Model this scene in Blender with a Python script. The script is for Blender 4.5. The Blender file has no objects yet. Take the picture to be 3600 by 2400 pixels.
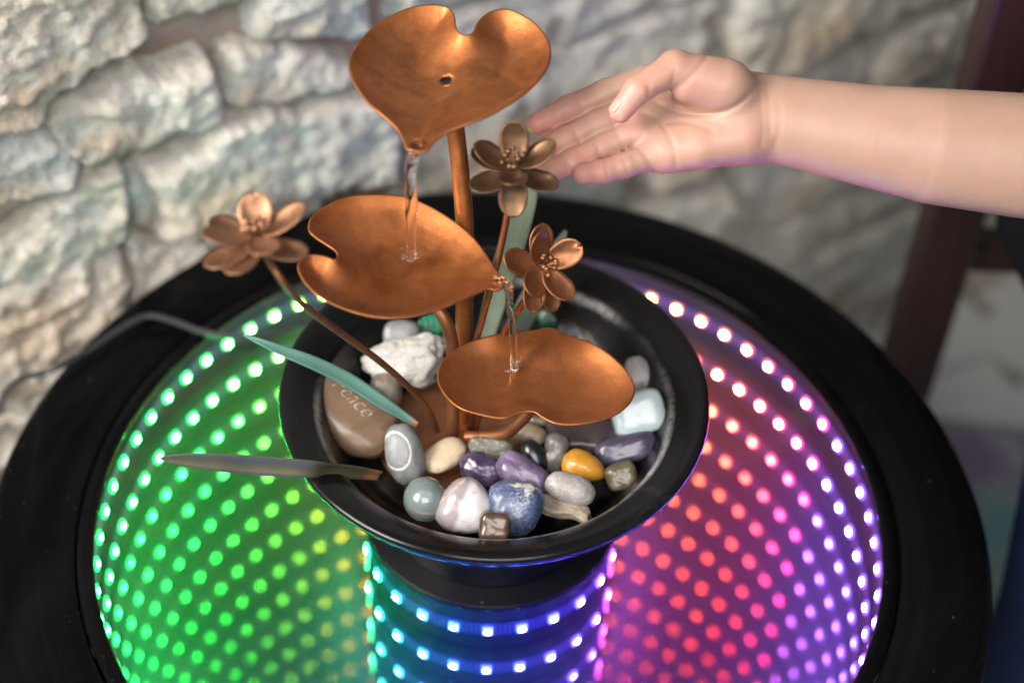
import bpy, bmesh, math, random
import numpy as np
from mathutils import Vector, Matrix, noise
from mathutils.geometry import delaunay_2d_cdt, intersect_point_line
from mathutils.bvhtree import BVHTree

scene = bpy.context.scene
C = scene.collection

# ------------------------------------------------------------------ camera
CAM_LOC = Vector((0.003756, -0.514921, 0.628728))
RT = Vector((0.999213, 0.024654, 0.031085)); UP = Vector((-0.039429, 0.704150, 0.708956)); FW = Vector((0.004410, 0.709624, -0.704567))
cam = bpy.data.cameras.new('camera')
cam.sensor_width = 36.0
cam.lens = 56.42
cam.clip_start = 0.01
cam.clip_end = 50.0
cam.dof.use_dof = True
cam.dof.focus_distance = 0.712
cam.dof.aperture_fstop = 3.3
cam.dof.aperture_blades = 0
cam_o = bpy.data.objects.new('camera', cam)
C.objects.link(cam_o)
m = Matrix((( RT.x, UP.x, -FW.x, CAM_LOC.x), (RT.y, UP.y, -FW.y, CAM_LOC.y), (RT.z, UP.z, -FW.z, CAM_LOC.z), (0, 0, 0, 1)))
cam_o.matrix_world = m
scene.camera = cam_o

# ------------------------------------------------------------------ ambient light of the room
world = bpy.data.worlds.new('World')
scene.world = world
world.use_nodes = True
bg = world.node_tree.nodes['Background']
bg.inputs['Color'].default_value = (0.90, 0.95, 1.0, 1)
bg.inputs['Strength'].default_value = 0.15

def area_light(name, loc, target, size, size_y, power, color):
    d = bpy.data.lights.new(name, 'AREA')
    d.shape = 'RECTANGLE'; d.size = size; d.size_y = size_y; d.energy = power; d.color = color
    o = bpy.data.objects.new(name, d); C.objects.link(o)
    o.location = loc
    o.rotation_euler = (Vector(target) - Vector(loc)).to_track_quat('-Z', 'Y').to_euler()
    return o
# the room's window, behind and to the left of the photographer
area_light('window_light', (0.10, -1.55, 1.50), (0.05, 0.1, 0.1), 1.2, 0.9, 34.0, (1.0, 0.97, 0.94))
# added lamp at the left to brighten the stone wall, raking along it
area_light('wall_fill_light', (-1.00, -0.55, 0.95), (-0.28, 0.2, 0.1), 0.7, 0.8, 46.0, (1.0, 0.94, 0.86))

scene.view_settings.view_transform = 'Standard'
scene.view_settings.look = 'None'
scene.view_settings.exposure = 0.0
scene.view_settings.gamma = 1.0
scene.view_settings.use_curve_mapping = False
cy = scene.cycles
cy.max_bounces = 40; cy.glossy_bounces = 40; cy.diffuse_bounces = 3
cy.transmission_bounces = 10; cy.transparent_max_bounces = 24
cy.caustics_reflective = False; cy.caustics_refractive = False
cy.sample_clamp_indirect = 30.0
cy.blur_glossy = 0.2
cy.use_denoising = True
try:
    cy.denoiser = 'OPENIMAGEDENOISE'
    cy.denoising_input_passes = 'RGB_ALBEDO_NORMAL'
    cy.denoising_prefilter = 'ACCURATE'
except Exception:
    pass
cy.use_adaptive_sampling = False

DATA = {
  'leaf': [{"o": [[-0.0194, 0.0666, 0.2358], [-0.0218, 0.0689, 0.236], [-0.0232, 0.0724, 0.2363], [-0.0239, 0.0783, 0.237], [-0.0261, 0.0837, 0.2376], [-0.0302, 0.0857, 0.2376], [-0.0358, 0.086, 0.2375], [-0.0428, 0.0841, 0.237], [-0.0504, 0.0792, 0.2361], [-0.0577, 0.0719, 0.235], [-0.0624, 0.0637, 0.2339], [-0.0656, 0.0555, 0.2328], [-0.0666, 0.0476, 0.2318], [-0.0645, 0.0386, 0.2309], [-0.0603, 0.0299, 0.23], [-0.0551, 0.0223, 0.2293], [-0.0486, 0.016, 0.2288], [-0.0438, 0.0108, 0.2284], [-0.0412, 0.0056, 0.2279], [-0.0395, 0.0009, 0.2274], [-0.0371, -0.0006, 0.2273], [-0.0334, -0.0013, 0.2273], [-0.0305, 0.0, 0.2276], [-0.0289, 0.0032, 0.228], [-0.0265, 0.0063, 0.2285], [-0.0222, 0.0095, 0.229], [-0.0157, 0.0123, 0.2296], [-0.0084, 0.0161, 0.2303], [-0.0012, 0.0215, 0.2312], [0.0061, 0.0286, 0.2323], [0.0127, 0.0375, 0.2336], [0.0167, 0.0465, 0.2348], [0.0181, 0.0555, 0.2359], [0.0165, 0.0647, 0.2369], [0.012, 0.0735, 0.2378], [0.0056, 0.0799, 0.2383], [-0.0008, 0.0834, 0.2385], [-0.0063, 0.0827, 0.2382], [-0.0109, 0.0791, 0.2376], [-0.0138, 0.0737, 0.2368], [-0.0148, 0.0696, 0.2363], [-0.0167, 0.0669, 0.2359]], "n": [-0.0367, -0.1162, 0.9925], "tip": [-0.0366, 0.0002, 0.2274]}, {"o": [[-0.0687, -0.0066, 0.171], [-0.0698, -0.0032, 0.1711], [-0.0745, 0.0006, 0.1716], [-0.0792, 0.0041, 0.1721], [-0.0825, 0.0083, 0.1724], [-0.0827, 0.0153, 0.1725], [-0.0804, 0.0205, 0.1724], [-0.0765, 0.0255, 0.1721], [-0.0707, 0.0309, 0.1717], [-0.0633, 0.0343, 0.1711], [-0.0539, 0.0363, 0.1703], [-0.0442, 0.0367, 0.1694], [-0.0376, 0.0348, 0.1689], [-0.031, 0.0314, 0.1682], [-0.0243, 0.0267, 0.1676], [-0.0176, 0.0209, 0.1669], [-0.0109, 0.0134, 0.1663], [-0.0055, 0.0058, 0.1657], [-0.0015, -0.001, 0.1653], [0.0014, -0.0051, 0.165], [0.0025, -0.0086, 0.1648], [0.0017, -0.0128, 0.1648], [-0.0011, -0.0141, 0.1651], [-0.0042, -0.0139, 0.1653], [-0.0095, -0.0189, 0.1657], [-0.0154, -0.0251, 0.1662], [-0.0241, -0.032, 0.1668], [-0.0329, -0.0367, 0.1675], [-0.0417, -0.0396, 0.1682], [-0.0506, -0.0402, 0.169], [-0.0597, -0.0385, 0.1698], [-0.069, -0.0347, 0.1707], [-0.0755, -0.0301, 0.1713], [-0.0803, -0.0246, 0.1718], [-0.0834, -0.0189, 0.1721], [-0.0845, -0.0146, 0.1723], [-0.0837, -0.0104, 0.1723], [-0.081, -0.0075, 0.1721], [-0.0774, -0.0067, 0.1718], [-0.073, -0.0074, 0.1714], [-0.0702, -0.0084, 0.1711]], "n": [0.0862, -0.0129, 0.9962], "tip": [0.0022, -0.0091, 0.1648]}, {"o": [[0.0151, -0.0452, 0.1208], [0.0105, -0.0466, 0.1209], [0.004, -0.0499, 0.121], [-0.0061, -0.0482, 0.1211], [-0.0145, -0.045, 0.1211], [-0.0207, -0.0383, 0.1209], [-0.0245, -0.0302, 0.1207], [-0.025, -0.0229, 0.1204], [-0.0228, -0.0153, 0.1202], [-0.0172, -0.0074, 0.1198], [-0.0079, -0.001, 0.1195], [0.0007, 0.0031, 0.1193], [0.0094, 0.006, 0.1191], [0.0165, 0.0078, 0.119], [0.0217, 0.0099, 0.1189], [0.0261, 0.0098, 0.1188], [0.0306, 0.0065, 0.1189], [0.0411, 0.0011, 0.119], [0.0497, -0.006, 0.1191], [0.0564, -0.0143, 0.1193], [0.0605, -0.0233, 0.1196], [0.0611, -0.0305, 0.1198], [0.0583, -0.0379, 0.1201], [0.0531, -0.0441, 0.1204], [0.0455, -0.0487, 0.1206], [0.0355, -0.0516, 0.1208], [0.0272, -0.0516, 0.1209], [0.0214, -0.0485, 0.1208], [0.0184, -0.0458, 0.1208]], "n": [0.01, 0.0334, 0.9994], "tip": [0.0235, 0.01, 0.1188]}],
  'hole': [-0.0253, 0.0497, 0.2231],
  'land1': [-0.0384, 0.0022, 0.1655],
  'land3': [0.0085, -0.0131, 0.1158],
  'pipe': [[-0.0144, 0.0091, 0.0472], [-0.0152, 0.0131, 0.0691], [-0.0155, 0.0191, 0.1042], [-0.0157, 0.0251, 0.1424], [-0.0165, 0.0291, 0.1648], [-0.0186, 0.0361, 0.1837], [-0.0213, 0.0437, 0.2017], [-0.0239, 0.0477, 0.2167], [-0.0253, 0.0498, 0.2219]],
  'stem2': [[-0.0193, -0.0039, 0.0567], [-0.0193, -0.0039, 0.0869], [-0.0194, -0.0039, 0.1071], [-0.0205, -0.0029, 0.1213], [-0.0233, -0.0009, 0.1301], [-0.0278, 0.0031, 0.1355], [-0.0319, 0.0071, 0.1408]],
  'stem3': [[-0.0126, -0.0059, 0.0583], [-0.0047, -0.0089, 0.0622], [0.0055, -0.0129, 0.0697], [0.0123, -0.0149, 0.0804], [0.0179, -0.0139, 0.0909], [0.0186, -0.0129, 0.0986]],
  'fl': [[0.0048, 0.0097, 0.209], [0.0185, 0.0014, 0.1624], [-0.094, -0.0457, 0.2137]],
  'fstem1': [[-0.0112, 0.0011, 0.0562], [-0.0094, 0.0021, 0.11], [-0.0071, 0.0031, 0.1258], [-0.0029, 0.0041, 0.1491], [0.0006, 0.0097, 0.1673], [0.0028, 0.0117, 0.183], [0.0048, 0.0117, 0.203]],
  'fstem2': [[-0.0088, 0.0031, 0.0542], [-0.0035, 0.0031, 0.0863], [0.0036, 0.0044, 0.1196], [0.01, 0.0044, 0.1349], [0.0148, 0.0044, 0.1458], [0.0175, 0.0044, 0.1584]],
  'fstem3': [[-0.027, -0.0039, 0.0593], [-0.0306, -0.0049, 0.0739], [-0.0382, -0.0089, 0.0926], [-0.0518, -0.0169, 0.119], [-0.0655, -0.0249, 0.1419], [-0.0771, -0.0349, 0.1651], [-0.0838, -0.0477, 0.1902], [-0.0894, -0.0457, 0.1997], [-0.093, -0.0447, 0.2087]],
  'bladeA': [[-0.0358, -0.01, 0.0697, 0.00163], [-0.0416, -0.0087, 0.0738, 0.00203], [-0.0516, -0.0078, 0.0818, 0.00293], [-0.0675, -0.0056, 0.0938, 0.0033], [-0.0829, -0.006, 0.1047, 0.00307], [-0.0961, -0.0067, 0.1123, 0.00236], [-0.1055, -0.0069, 0.1178, 0.00146], [-0.1131, -0.0063, 0.1212, 0.00049]],
  'bladeB': [[-0.0509, -0.04, 0.0677, 0.00238], [-0.0604, -0.0458, 0.0761, 0.00333], [-0.0702, -0.0519, 0.0841, 0.00386], [-0.0787, -0.0578, 0.0916, 0.00419], [-0.0996, -0.0621, 0.0977, 0.00471], [-0.1172, -0.0661, 0.1035, 0.0042], [-0.1312, -0.0691, 0.1076, 0.00296], [-0.1373, -0.0703, 0.1091, 0.00166], [-0.1404, -0.071, 0.1098, 0.00055]],
  'bladeC': [[-0.0061, 0.0384, 0.0647, 0.00386], [-0.0049, 0.0433, 0.081, 0.00488], [0.0003, 0.051, 0.103, 0.00628], [0.0057, 0.0584, 0.1247, 0.00682], [0.0095, 0.0633, 0.1424, 0.00654], [0.0111, 0.0666, 0.1529, 0.00609], [0.0122, 0.0685, 0.1604, 0.00464], [0.0128, 0.0702, 0.165, 0.00282], [0.0131, 0.0714, 0.1676, 0.0006]],
  'bladeD': [[0.0031, 0.0456, 0.0579, 0.00326], [0.008, 0.0528, 0.0694, 0.00541], [0.0149, 0.0607, 0.0831, 0.00602], [0.0208, 0.0678, 0.0945, 0.00536], [0.0266, 0.074, 0.1064, 0.00373], [0.0314, 0.0801, 0.1155, 0.00064]],
  'stones': [["peace_stone", -0.0696, -0.0011, 0.0665, 0.02453, 0.01444, 0.00794, -38, 2.6, 0.03], ["white_rock", -0.0444, 0.0342, 0.066, 0.01753, 0.01019, 0.00917, 8, 2.4, 0.16], ["grey_pebble", -0.0483, 0.0549, 0.064, 0.00919, 0.00725, 0.00653, 0, 2.8, 0.03], ["malachite", -0.035, 0.0667, 0.06, 0.00981, 0.00637, 0.00574, 10, 2.8, 0.05], ["pale_green_stone", -0.0118, 0.0751, 0.06, 0.00346, 0.00494, 0.00311, 0, 2.4, 0.05], ["dark_green_stone", 0.0266, 0.0745, 0.062, 0.0069, 0.00641, 0.00577, 0, 2.6, 0.05], ["slate_stone", 0.04, 0.0657, 0.061, 0.00637, 0.0049, 0.00441, 25, 3, 0.05], ["olive_brown_stone", 0.0482, 0.0599, 0.061, 0.00438, 0.00633, 0.00395, 20, 2.6, 0.05], ["lilac_stone", 0.0697, 0.0303, 0.067, 0.00661, 0.00897, 0.00595, 15, 3.4, 0.04], ["white_opal", 0.0681, 0.0033, 0.07, 0.01171, 0.00941, 0.00847, 14, 4.5, 0.02], ["long_purple_stone", 0.0629, -0.0128, 0.062, 0.01367, 0.00638, 0.00574, 14, 3, 0.04], ["olive_cube_stone", 0.0603, -0.0288, 0.061, 0.00674, 0.00584, 0.00526, 20, 4, 0.05], ["amber_stone", 0.0428, -0.0256, 0.0625, 0.00967, 0.00675, 0.00574, -18, 2.0, 0.03], ["plum_slab", 0.0431, -0.0012, 0.0575, 0.01665, 0.00879, 0.00527, -6, 3, 0.04], ["olive_pebble", 0.0217, 0.0066, 0.058, 0.00512, 0.00326, 0.00293, 0, 2.4, 0.04], ["beige_stone", 0.0177, -0.0033, 0.059, 0.0076, 0.00484, 0.00436, -15, 2.2, 0.04], ["twisted_grey_stone", 0.0291, -0.0176, 0.062, 0.0059, 0.00862, 0.00531, 10, 2.4, 0.08], ["black_pebble", 0.0196, -0.0212, 0.0635, 0.00496, 0.0079, 0.00447, 28, 2.2, 0.02], ["grey_green_crystal", -0.0009, -0.0143, 0.06, 0.00934, 0.00524, 0.00472, -4, 4.5, 0.06], ["dark_purple_stone", -0.004, -0.0296, 0.0625, 0.01008, 0.00672, 0.00605, -22, 2.6, 0.06], ["amethyst", 0.0153, -0.0335, 0.0635, 0.01294, 0.00736, 0.00662, -38, 2.8, 0.04], ["cream_stone", -0.0226, -0.0206, 0.061, 0.01018, 0.00656, 0.00394, 34, 2.4, 0.03], ["ringed_grey_stone", -0.0404, -0.0253, 0.066, 0.00807, 0.01345, 0.00646, 12, 2.4, 0.03], ["glass_marble", -0.0295, -0.0518, 0.0665, 0.00891, 0.00935, 0.00891, 0, 2.0, 0.0], ["rose_quartz", -0.011, -0.055, 0.067, 0.01175, 0.01132, 0.00905, 0, 2.6, 0.03], ["blue_veined_stone", 0.0111, -0.0558, 0.067, 0.01109, 0.01175, 0.00943, -8, 2.5, 0.04], ["brown_barrel_stone", 0.0025, -0.0713, 0.0735, 0.00621, 0.00604, 0.00574, -4, 4.5, 0.03], ["sparkling_grey_stone", 0.036, -0.0439, 0.0685, 0.01077, 0.00637, 0.00542, -20, 2.2, 0.03], ["tan_flat_stone", 0.0336, -0.0498, 0.0615, 0.01166, 0.00418, 0.00293, -24, 3, 0.09], ["dark_grey_stone", -0.0259, 0.052, 0.06, 0.00339, 0.00532, 0.00305, 0, 2.6, 0.05], ["taupe_pebble", -0.0529, 0.0199, 0.06, 0.00705, 0.00893, 0.00564, 10, 2.4, 0.03]],
  'cable': [[-0.3271, 0.1297, -0.16], [-0.2982, 0.1182, -0.1], [-0.2813, 0.0977, -0.05], [-0.2691, 0.0836, -0.02], [-0.2578, 0.0801, -0.006], [-0.2452, 0.0776, 0.002], [-0.2345, 0.0795, 0.006], [-0.222, 0.0921, 0.006], [-0.21, 0.1045, 0.008], [-0.1996, 0.1133, 0.01], [-0.1908, 0.1172, 0.01], [-0.1787, 0.1155, 0.008], [-0.164, 0.1118, 0.005], [-0.1494, 0.1096, 0.004], [-0.1353, 0.1117, 0.004], [-0.1193, 0.1174, 0.004], [-0.1053, 0.1214, 0.004], [-0.0839, 0.126, 0.004], [-0.02, 0.07, 0.02]],
  'hand': {"index": [[0.0617, 0.0704, 0.2124, 0.00723], [0.0438, 0.0677, 0.2067, 0.00642], [0.0281, 0.0611, 0.2028, 0.00588], [0.0142, 0.053, 0.2001, 0.00503]], "middle": [[0.0572, 0.0592, 0.2053, 0.00679], [0.0406, 0.055, 0.1995, 0.00609], [0.0267, 0.0477, 0.1963, 0.00572], [0.0152, 0.0404, 0.1946, 0.00487]], "ring": [[0.0594, 0.05, 0.2003, 0.00653], [0.0442, 0.0451, 0.1953, 0.00571], [0.0298, 0.0369, 0.1926, 0.00527], [0.0175, 0.0292, 0.1904, 0.00449]], "pinky": [[0.0651, 0.0406, 0.1951, 0.00644], [0.0523, 0.0347, 0.1933, 0.00543], [0.0431, 0.031, 0.1924, 0.00513], [0.0347, 0.0286, 0.1927, 0.00454]], "meta": [[[0.1076, 0.0691, 0.207, 0.00885], [0.0618, 0.0721, 0.2112, 0.00707]], [[0.1075, 0.0641, 0.2048, 0.00942], [0.0574, 0.0608, 0.2041, 0.00657]], [[0.1074, 0.0587, 0.2023, 0.00939], [0.0596, 0.0516, 0.1991, 0.00631]], [[0.105, 0.0525, 0.1989, 0.00878], [0.0653, 0.042, 0.1937, 0.00617]]], "hypo": [[0.1026, 0.0471, 0.2018, 0.00957], [0.0845, 0.0428, 0.1988, 0.00869], [0.0714, 0.0414, 0.1959, 0.00766]], "thenar": [[0.0956, 0.0573, 0.2206, 0.01179], [0.0784, 0.0552, 0.2241, 0.00944]], "thumb": [[0.0918, 0.0564, 0.2225, 0.0113], [0.0718, 0.0558, 0.2303, 0.00768], [0.0557, 0.0453, 0.2254, 0.00588], [0.0491, 0.0405, 0.2176, 0.00499]], "arm": [[0.1081, 0.0577, 0.2041, 0.01839], [0.1205, 0.0576, 0.2041, 0.01934], [0.1321, 0.0565, 0.2031, 0.01992], [0.161, 0.0535, 0.2002, 0.02241], [0.1899, 0.051, 0.1978, 0.02547], [0.2293, 0.0507, 0.1949, 0.02746], [0.2798, 0.0547, 0.1894, 0.02909], [0.3598, 0.0733, 0.1731, 0.03111]], "org": [0.0841, 0.0534, 0.2081], "crease": [[[0.0647, 0.0571, 0.2117], [0.0724, 0.0545, 0.2091], [0.0801, 0.0533, 0.208], [0.0888, 0.0531, 0.2078], [0.0957, 0.054, 0.2088], [0.1013, 0.0566, 0.2115], [0.1058, 0.0604, 0.2153], [0.1091, 0.0642, 0.2191]], [[0.0641, 0.0578, 0.2124], [0.0733, 0.0596, 0.2143], [0.0795, 0.0635, 0.2182], [0.085, 0.0689, 0.2238]], [[0.1091, 0.0634, 0.2183], [0.1101, 0.056, 0.2109], [0.1112, 0.0495, 0.2044], [0.1108, 0.0438, 0.1986]], [[0.1127, 0.061, 0.216], [0.1134, 0.0545, 0.2094], [0.1143, 0.048, 0.2028]], [[0.1179, 0.0562, 0.2112], [0.1186, 0.0497, 0.2046], [0.1172, 0.0439, 0.1988]], [[0.0591, 0.0536, 0.2081], [0.0662, 0.0513, 0.2059], [0.0705, 0.0469, 0.2015], [0.0738, 0.0408, 0.1954], [0.0749, 0.0368, 0.1913]], [[0.0485, 0.0467, 0.2012], [0.0539, 0.0432, 0.1977], [0.0592, 0.0413, 0.1958], [0.0635, 0.0373, 0.1918], [0.066, 0.0353, 0.1898]], [[0.0698, 0.0501, 0.2047], [0.0785, 0.0504, 0.205], [0.0891, 0.0477, 0.2025]], [[0.0305, 0.0467, 0.201], [0.0336, 0.0431, 0.1974]], [[0.0458, 0.054, 0.2085], [0.0485, 0.0472, 0.2016]], [[0.022, 0.053, 0.2074], [0.0244, 0.0474, 0.2017]], [[0.0316, 0.0574, 0.2118], [0.0354, 0.0526, 0.207]], [[0.0406, 0.0425, 0.1968], [0.0423, 0.0384, 0.1928]], [[0.0491, 0.0464, 0.2008], [0.0523, 0.0415, 0.196]], [[0.0438, 0.0376, 0.192], [0.0455, 0.0319, 0.1863]], [[0.0519, 0.0382, 0.1926], [0.0544, 0.0338, 0.1882]], [[0.0275, 0.0372, 0.1915], [0.0294, 0.0344, 0.1886]], [[0.06, 0.0589, 0.2135], [0.0607, 0.0565, 0.211]], [[0.0699, 0.0591, 0.2138], [0.0713, 0.0641, 0.2188]]], "nail": [0.0464, 0.0366, 0.2222, 0.00214]},
  'post': [[0.2876, 0.2815, -0.0719], [0.3203, 0.2884, -0.0647]],
  'wallst': [[[-0.1393, 0.2119], [-0.0466, 0.1824], [-0.0459, 0.1536], [-0.0461, 0.1429], [-0.0668, 0.1404], [-0.0819, 0.1389], [-0.1001, 0.1298], [-0.1114, 0.1197], [-0.128, 0.1184], [-0.1597, 0.12]], [[-0.1098, 0.1155], [-0.0928, 0.1237], [-0.0724, 0.123], [-0.0474, 0.1249], [-0.0286, 0.1237], [-0.0162, 0.1221], [-0.0159, 0.1112], [-0.0147, 0.0888], [-0.0166, 0.0782], [-0.0343, 0.0776], [-0.0534, 0.0807], [-0.0708, 0.0796], [-0.0811, 0.0829], [-0.094, 0.0811], [-0.1019, 0.0923]], [[-0.0416, 0.1494], [-0.0266, 0.1497], [0.0085, 0.146], [0.0304, 0.1578], [-0.0409, 0.1805], [-0.0425, 0.1604]], [[-0.0047, 0.1177], [0.0071, 0.1175], [0.0294, 0.1113], [0.0656, 0.0926], [0.0784, 0.0843], [0.0778, 0.0692], [0.0267, 0.0766], [-0.0003, 0.0824], [-0.0072, 0.0883]], [[-0.0128, 0.0785], [0.0127, 0.0747], [0.0641, 0.0643], [0.0984, 0.0647], [0.0981, -0.0115], [0.0609, -0.0009], [0.021, 0.0036], [-0.0148, 0.0072], [-0.0409, 0.0004], [-0.0603, 0.0109], [-0.0534, 0.0382], [-0.0629, 0.0596], [-0.0556, 0.0652], [-0.0286, 0.0695]], [[-0.158, 0.1275], [-0.1322, 0.1206], [-0.1129, 0.1139], [-0.0949, 0.0874], [-0.0953, 0.0787], [-0.1005, 0.0748], [-0.1184, 0.0686], [-0.1441, 0.0616], [-0.1732, 0.059]], [[-0.1751, 0.0506], [-0.1459, 0.0526], [-0.1197, 0.0612], [-0.0931, 0.0711], [-0.0736, 0.069], [-0.0729, 0.0483], [-0.0791, 0.0222], [-0.0823, -0.0099], [-0.0872, -0.0248], [-0.1102, -0.0489], [-0.1316, -0.0781], [-0.2144, -0.1267]], [[-0.0687, 0.0645], [-0.0639, 0.0576], [-0.0545, 0.0378], [-0.0612, 0.0123], [-0.0717, 0.0254], [-0.0716, 0.0477]], [[-0.0728, 0.0177], [-0.0609, 0.0065], [-0.0401, -0.0041], [-0.0138, 0.0027], [0.0235, -0.002], [0.0535, -0.0029], [0.0451, -0.0417], [-0.0118, -0.066], [-0.0806, -0.0757], [-0.0836, -0.0302]], [[0.0146, 0.1412], [0.0433, 0.1537], [0.089, 0.1391], [0.0847, 0.0972], [0.0593, 0.1037], [0.0298, 0.1158], [0.0101, 0.1204]]],
  'base': [-0.017, -0.0009, 0.055]
}

# ------------------------------------------------------------------ helpers
random.seed(7)
def tag(o, label=None, cat=None, group=None, kind=None):
    if label: o['label'] = label
    if cat: o['category'] = cat
    if group: o['group'] = group
    if kind: o['kind'] = kind
    return o
def empty(name, loc=(0, 0, 0)):
    o = bpy.data.objects.new(name, None); C.objects.link(o); o.location = loc
    o.empty_display_size = 0.02
    return o
def obj(name, verts, faces, mat, parent=None, smooth=True, loc=None):
    me = bpy.data.meshes.new(name)
    if loc is not None:
        lv = Vector(loc); verts = [tuple(Vector(q) - lv) for q in verts]
    me.from_pydata([tuple(q) for q in verts], [], [tuple(f) for f in faces])
    me.update()
    if smooth: me.shade_smooth()
    if mat: me.materials.append(mat)
    return link(name, me, parent, loc)
def link(name, me, parent=None, loc=None):
    o = bpy.data.objects.new(name, me); C.objects.link(o)
    if loc is not None: o.location = loc
    if parent is not None:
        o.parent = parent
        o.matrix_parent_inverse = Matrix.Translation(parent.location).inverted()
    return o
def solidify(o, t, off=-1):
    md = o.modifiers.new('thickness', 'SOLIDIFY'); md.thickness = t; md.offset = off
def bevel(o, w, seg=2):
    md = o.modifiers.new('bevel', 'BEVEL'); md.width = w; md.segments = seg; md.limit_method = 'ANGLE'
def subsurf(o, n=1):
    md = o.modifiers.new('sub', 'SUBSURF'); md.levels = n; md.render_levels = n
def lathe(profile, n=128, closed=False):
    V = []; F = []
    k = len(profile)
    for i in range(n):
        a = 2 * math.pi * i / n
        for r, z in profile: V.append((r * math.cos(a), r * math.sin(a), z))
    for i in range(n):
        j = (i + 1) % n
        for q in range(k - 1 + (1 if closed else 0)):
            p = (q + 1) % k
            F.append((i * k + q, j * k + q, j * k + p, i * k + p))
    return V, F
def catmull(pts, n=8, closed=False):
    P = [Vector(p) for p in pts]; out = []
    N = len(P); rng = N if closed else N - 1
    for i in range(rng):
        if closed: a, b, c, d = P[i - 1], P[i], P[(i + 1) % N], P[(i + 2) % N]
        else: a, b, c, d = P[max(i - 1, 0)], P[i], P[i + 1], P[min(i + 2, N - 1)]
        for k in range(n):
            t = k / n
            out.append(0.5 * ((2 * b) + (c - a) * t + (2 * a - 5 * b + 4 * c - d) * t * t + (3 * b - a - 3 * c + d) * t ** 3))
    if not closed: out.append(P[-1].copy())
    return out
def tube(path, radii, n=14, flat=1.0, twist=0.0, cap=True, phase=0.0):
    """round or flattened tube along a list of Vectors"""
    P = [Vector(p) for p in path]
    if not hasattr(radii, '__len__'): radii = [radii] * len(P)
    V = []; F = []
    T = [(P[min(i + 1, len(P) - 1)] - P[max(i - 1, 0)]).normalized() for i in range(len(P))]
    nrm = T[0].orthogonal().normalized()
    for i, p in enumerate(P):
        nrm = (nrm - T[i] * nrm.dot(T[i])).normalized()
        b = T[i].cross(nrm)
        tw = twist * i / max(len(P) - 1, 1) + phase
        for k in range(n):
            a = 2 * math.pi * k / n
            ca, sa = math.cos(a), math.sin(a) * flat
            u = ca * math.cos(tw) - sa * math.sin(tw); w = ca * math.sin(tw) + sa * math.cos(tw)
            V.append(p + (nrm * u + b * w) * radii[i])
    for i in range(len(P) - 1):
        for k in range(n):
            l = (k + 1) % n
            F.append((i * n + k, i * n + l, (i + 1) * n + l, (i + 1) * n + k))
    if cap:
        F.append(tuple(reversed(range(n)))); F.append(tuple(range((len(P) - 1) * n, len(P) * n)))
    return V, F
def box(sx, sy, sz, c=(0, 0, 0)):
    V = [(c[0] + a * sx / 2, c[1] + b * sy / 2, c[2] + d * sz / 2) for a in (-1, 1) for b in (-1, 1) for d in (-1, 1)]
    F = [(0, 1, 3, 2), (4, 6, 7, 5), (0, 4, 5, 1), (2, 3, 7, 6), (0, 2, 6, 4), (1, 5, 7, 3)]
    return V, F
def seg_dist(p, a, b):
    ab = b - a; t = max(0.0, min(1.0, (p - a).dot(ab) / max(ab.length_squared, 1e-12)))
    return (p - (a + ab * t)).length
def fill_polygon(poly2, step, inset=0.6, rings=()):
    """triangulated polygon with interior points; returns 2-D points, triangles and distance to the edge"""
    N = len(poly2)
    xs = [p.x for p in poly2]; ys = [p.y for p in poly2]
    A = np.array([[p.x, p.y] for p in poly2]); B = np.roll(A, -1, 0)
    gx = np.arange(min(xs), max(xs) + step, step); gy = np.arange(min(ys), max(ys) + step * .87, step * .87)
    pts = []
    for j, yy in enumerate(gy):
        for xx in gx: pts.append((xx + (step / 2 if j % 2 else 0), yy))
    Q = np.array(pts)
    ins = np.zeros(len(Q), bool); dm = np.full(len(Q), 1e9)
    for a, b in zip(A, B):
        c = ((a[1] > Q[:, 1]) != (b[1] > Q[:, 1]))
        xi = (b[0] - a[0]) * (Q[:, 1] - a[1]) / (b[1] - a[1] + 1e-15) + a[0]
        ins ^= (c & (Q[:, 0] < xi))
        ab = b - a; t = np.clip(((Q - a) @ ab) / max(ab @ ab, 1e-15), 0, 1)
        dm = np.minimum(dm, np.hypot(*(Q - (a + t[:, None] * ab)).T))
    keep = ins & (dm > (step * inset if not rings else rings[-1] + step * .7))
    Qi = Q[keep]
    if rings:
        tang = np.roll(A, -1, 0) - np.roll(A, 1, 0)
        nv = np.stack([-tang[:, 1], tang[:, 0]], 1) / (np.hypot(*tang.T)[:, None] + 1e-12)
        area = .5 * np.sum(A[:, 0] * B[:, 1] - B[:, 0] * A[:, 1])
        if area < 0: nv = -nv
        ex_ = []
        for ri, rd in enumerate(rings):
            R_ = A + nv * rd; dq = np.full(len(R_), 1e9)
            for a, b in zip(A, B):
                ab = b - a; t = np.clip(((R_ - a) @ ab) / max(ab @ ab, 1e-15), 0, 1)
                dq = np.minimum(dq, np.hypot(*(R_ - (a + t[:, None] * ab)).T))
            ex_.append(R_[dq > rd * .93])
        Qi = np.concatenate(ex_ + [Qi])
    V2 = [Vector(a) for a in A] + [Vector(q) for q in Qi]
    r = delaunay_2d_cdt(V2, [(i, (i + 1) % N) for i in range(N)], [], 1, 1e-9)
    vs, fs = r[0], r[2]
    W = np.array([[q.x, q.y] for q in vs]); d = np.full(len(W), 1e9)
    for a, b in zip(A, B):
        ab = b - a; t = np.clip(((W - a) @ ab) / max(ab @ ab, 1e-15), 0, 1)
        d = np.minimum(d, np.hypot(*(W - (a + t[:, None] * ab)).T))
    return W, fs, d

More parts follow.
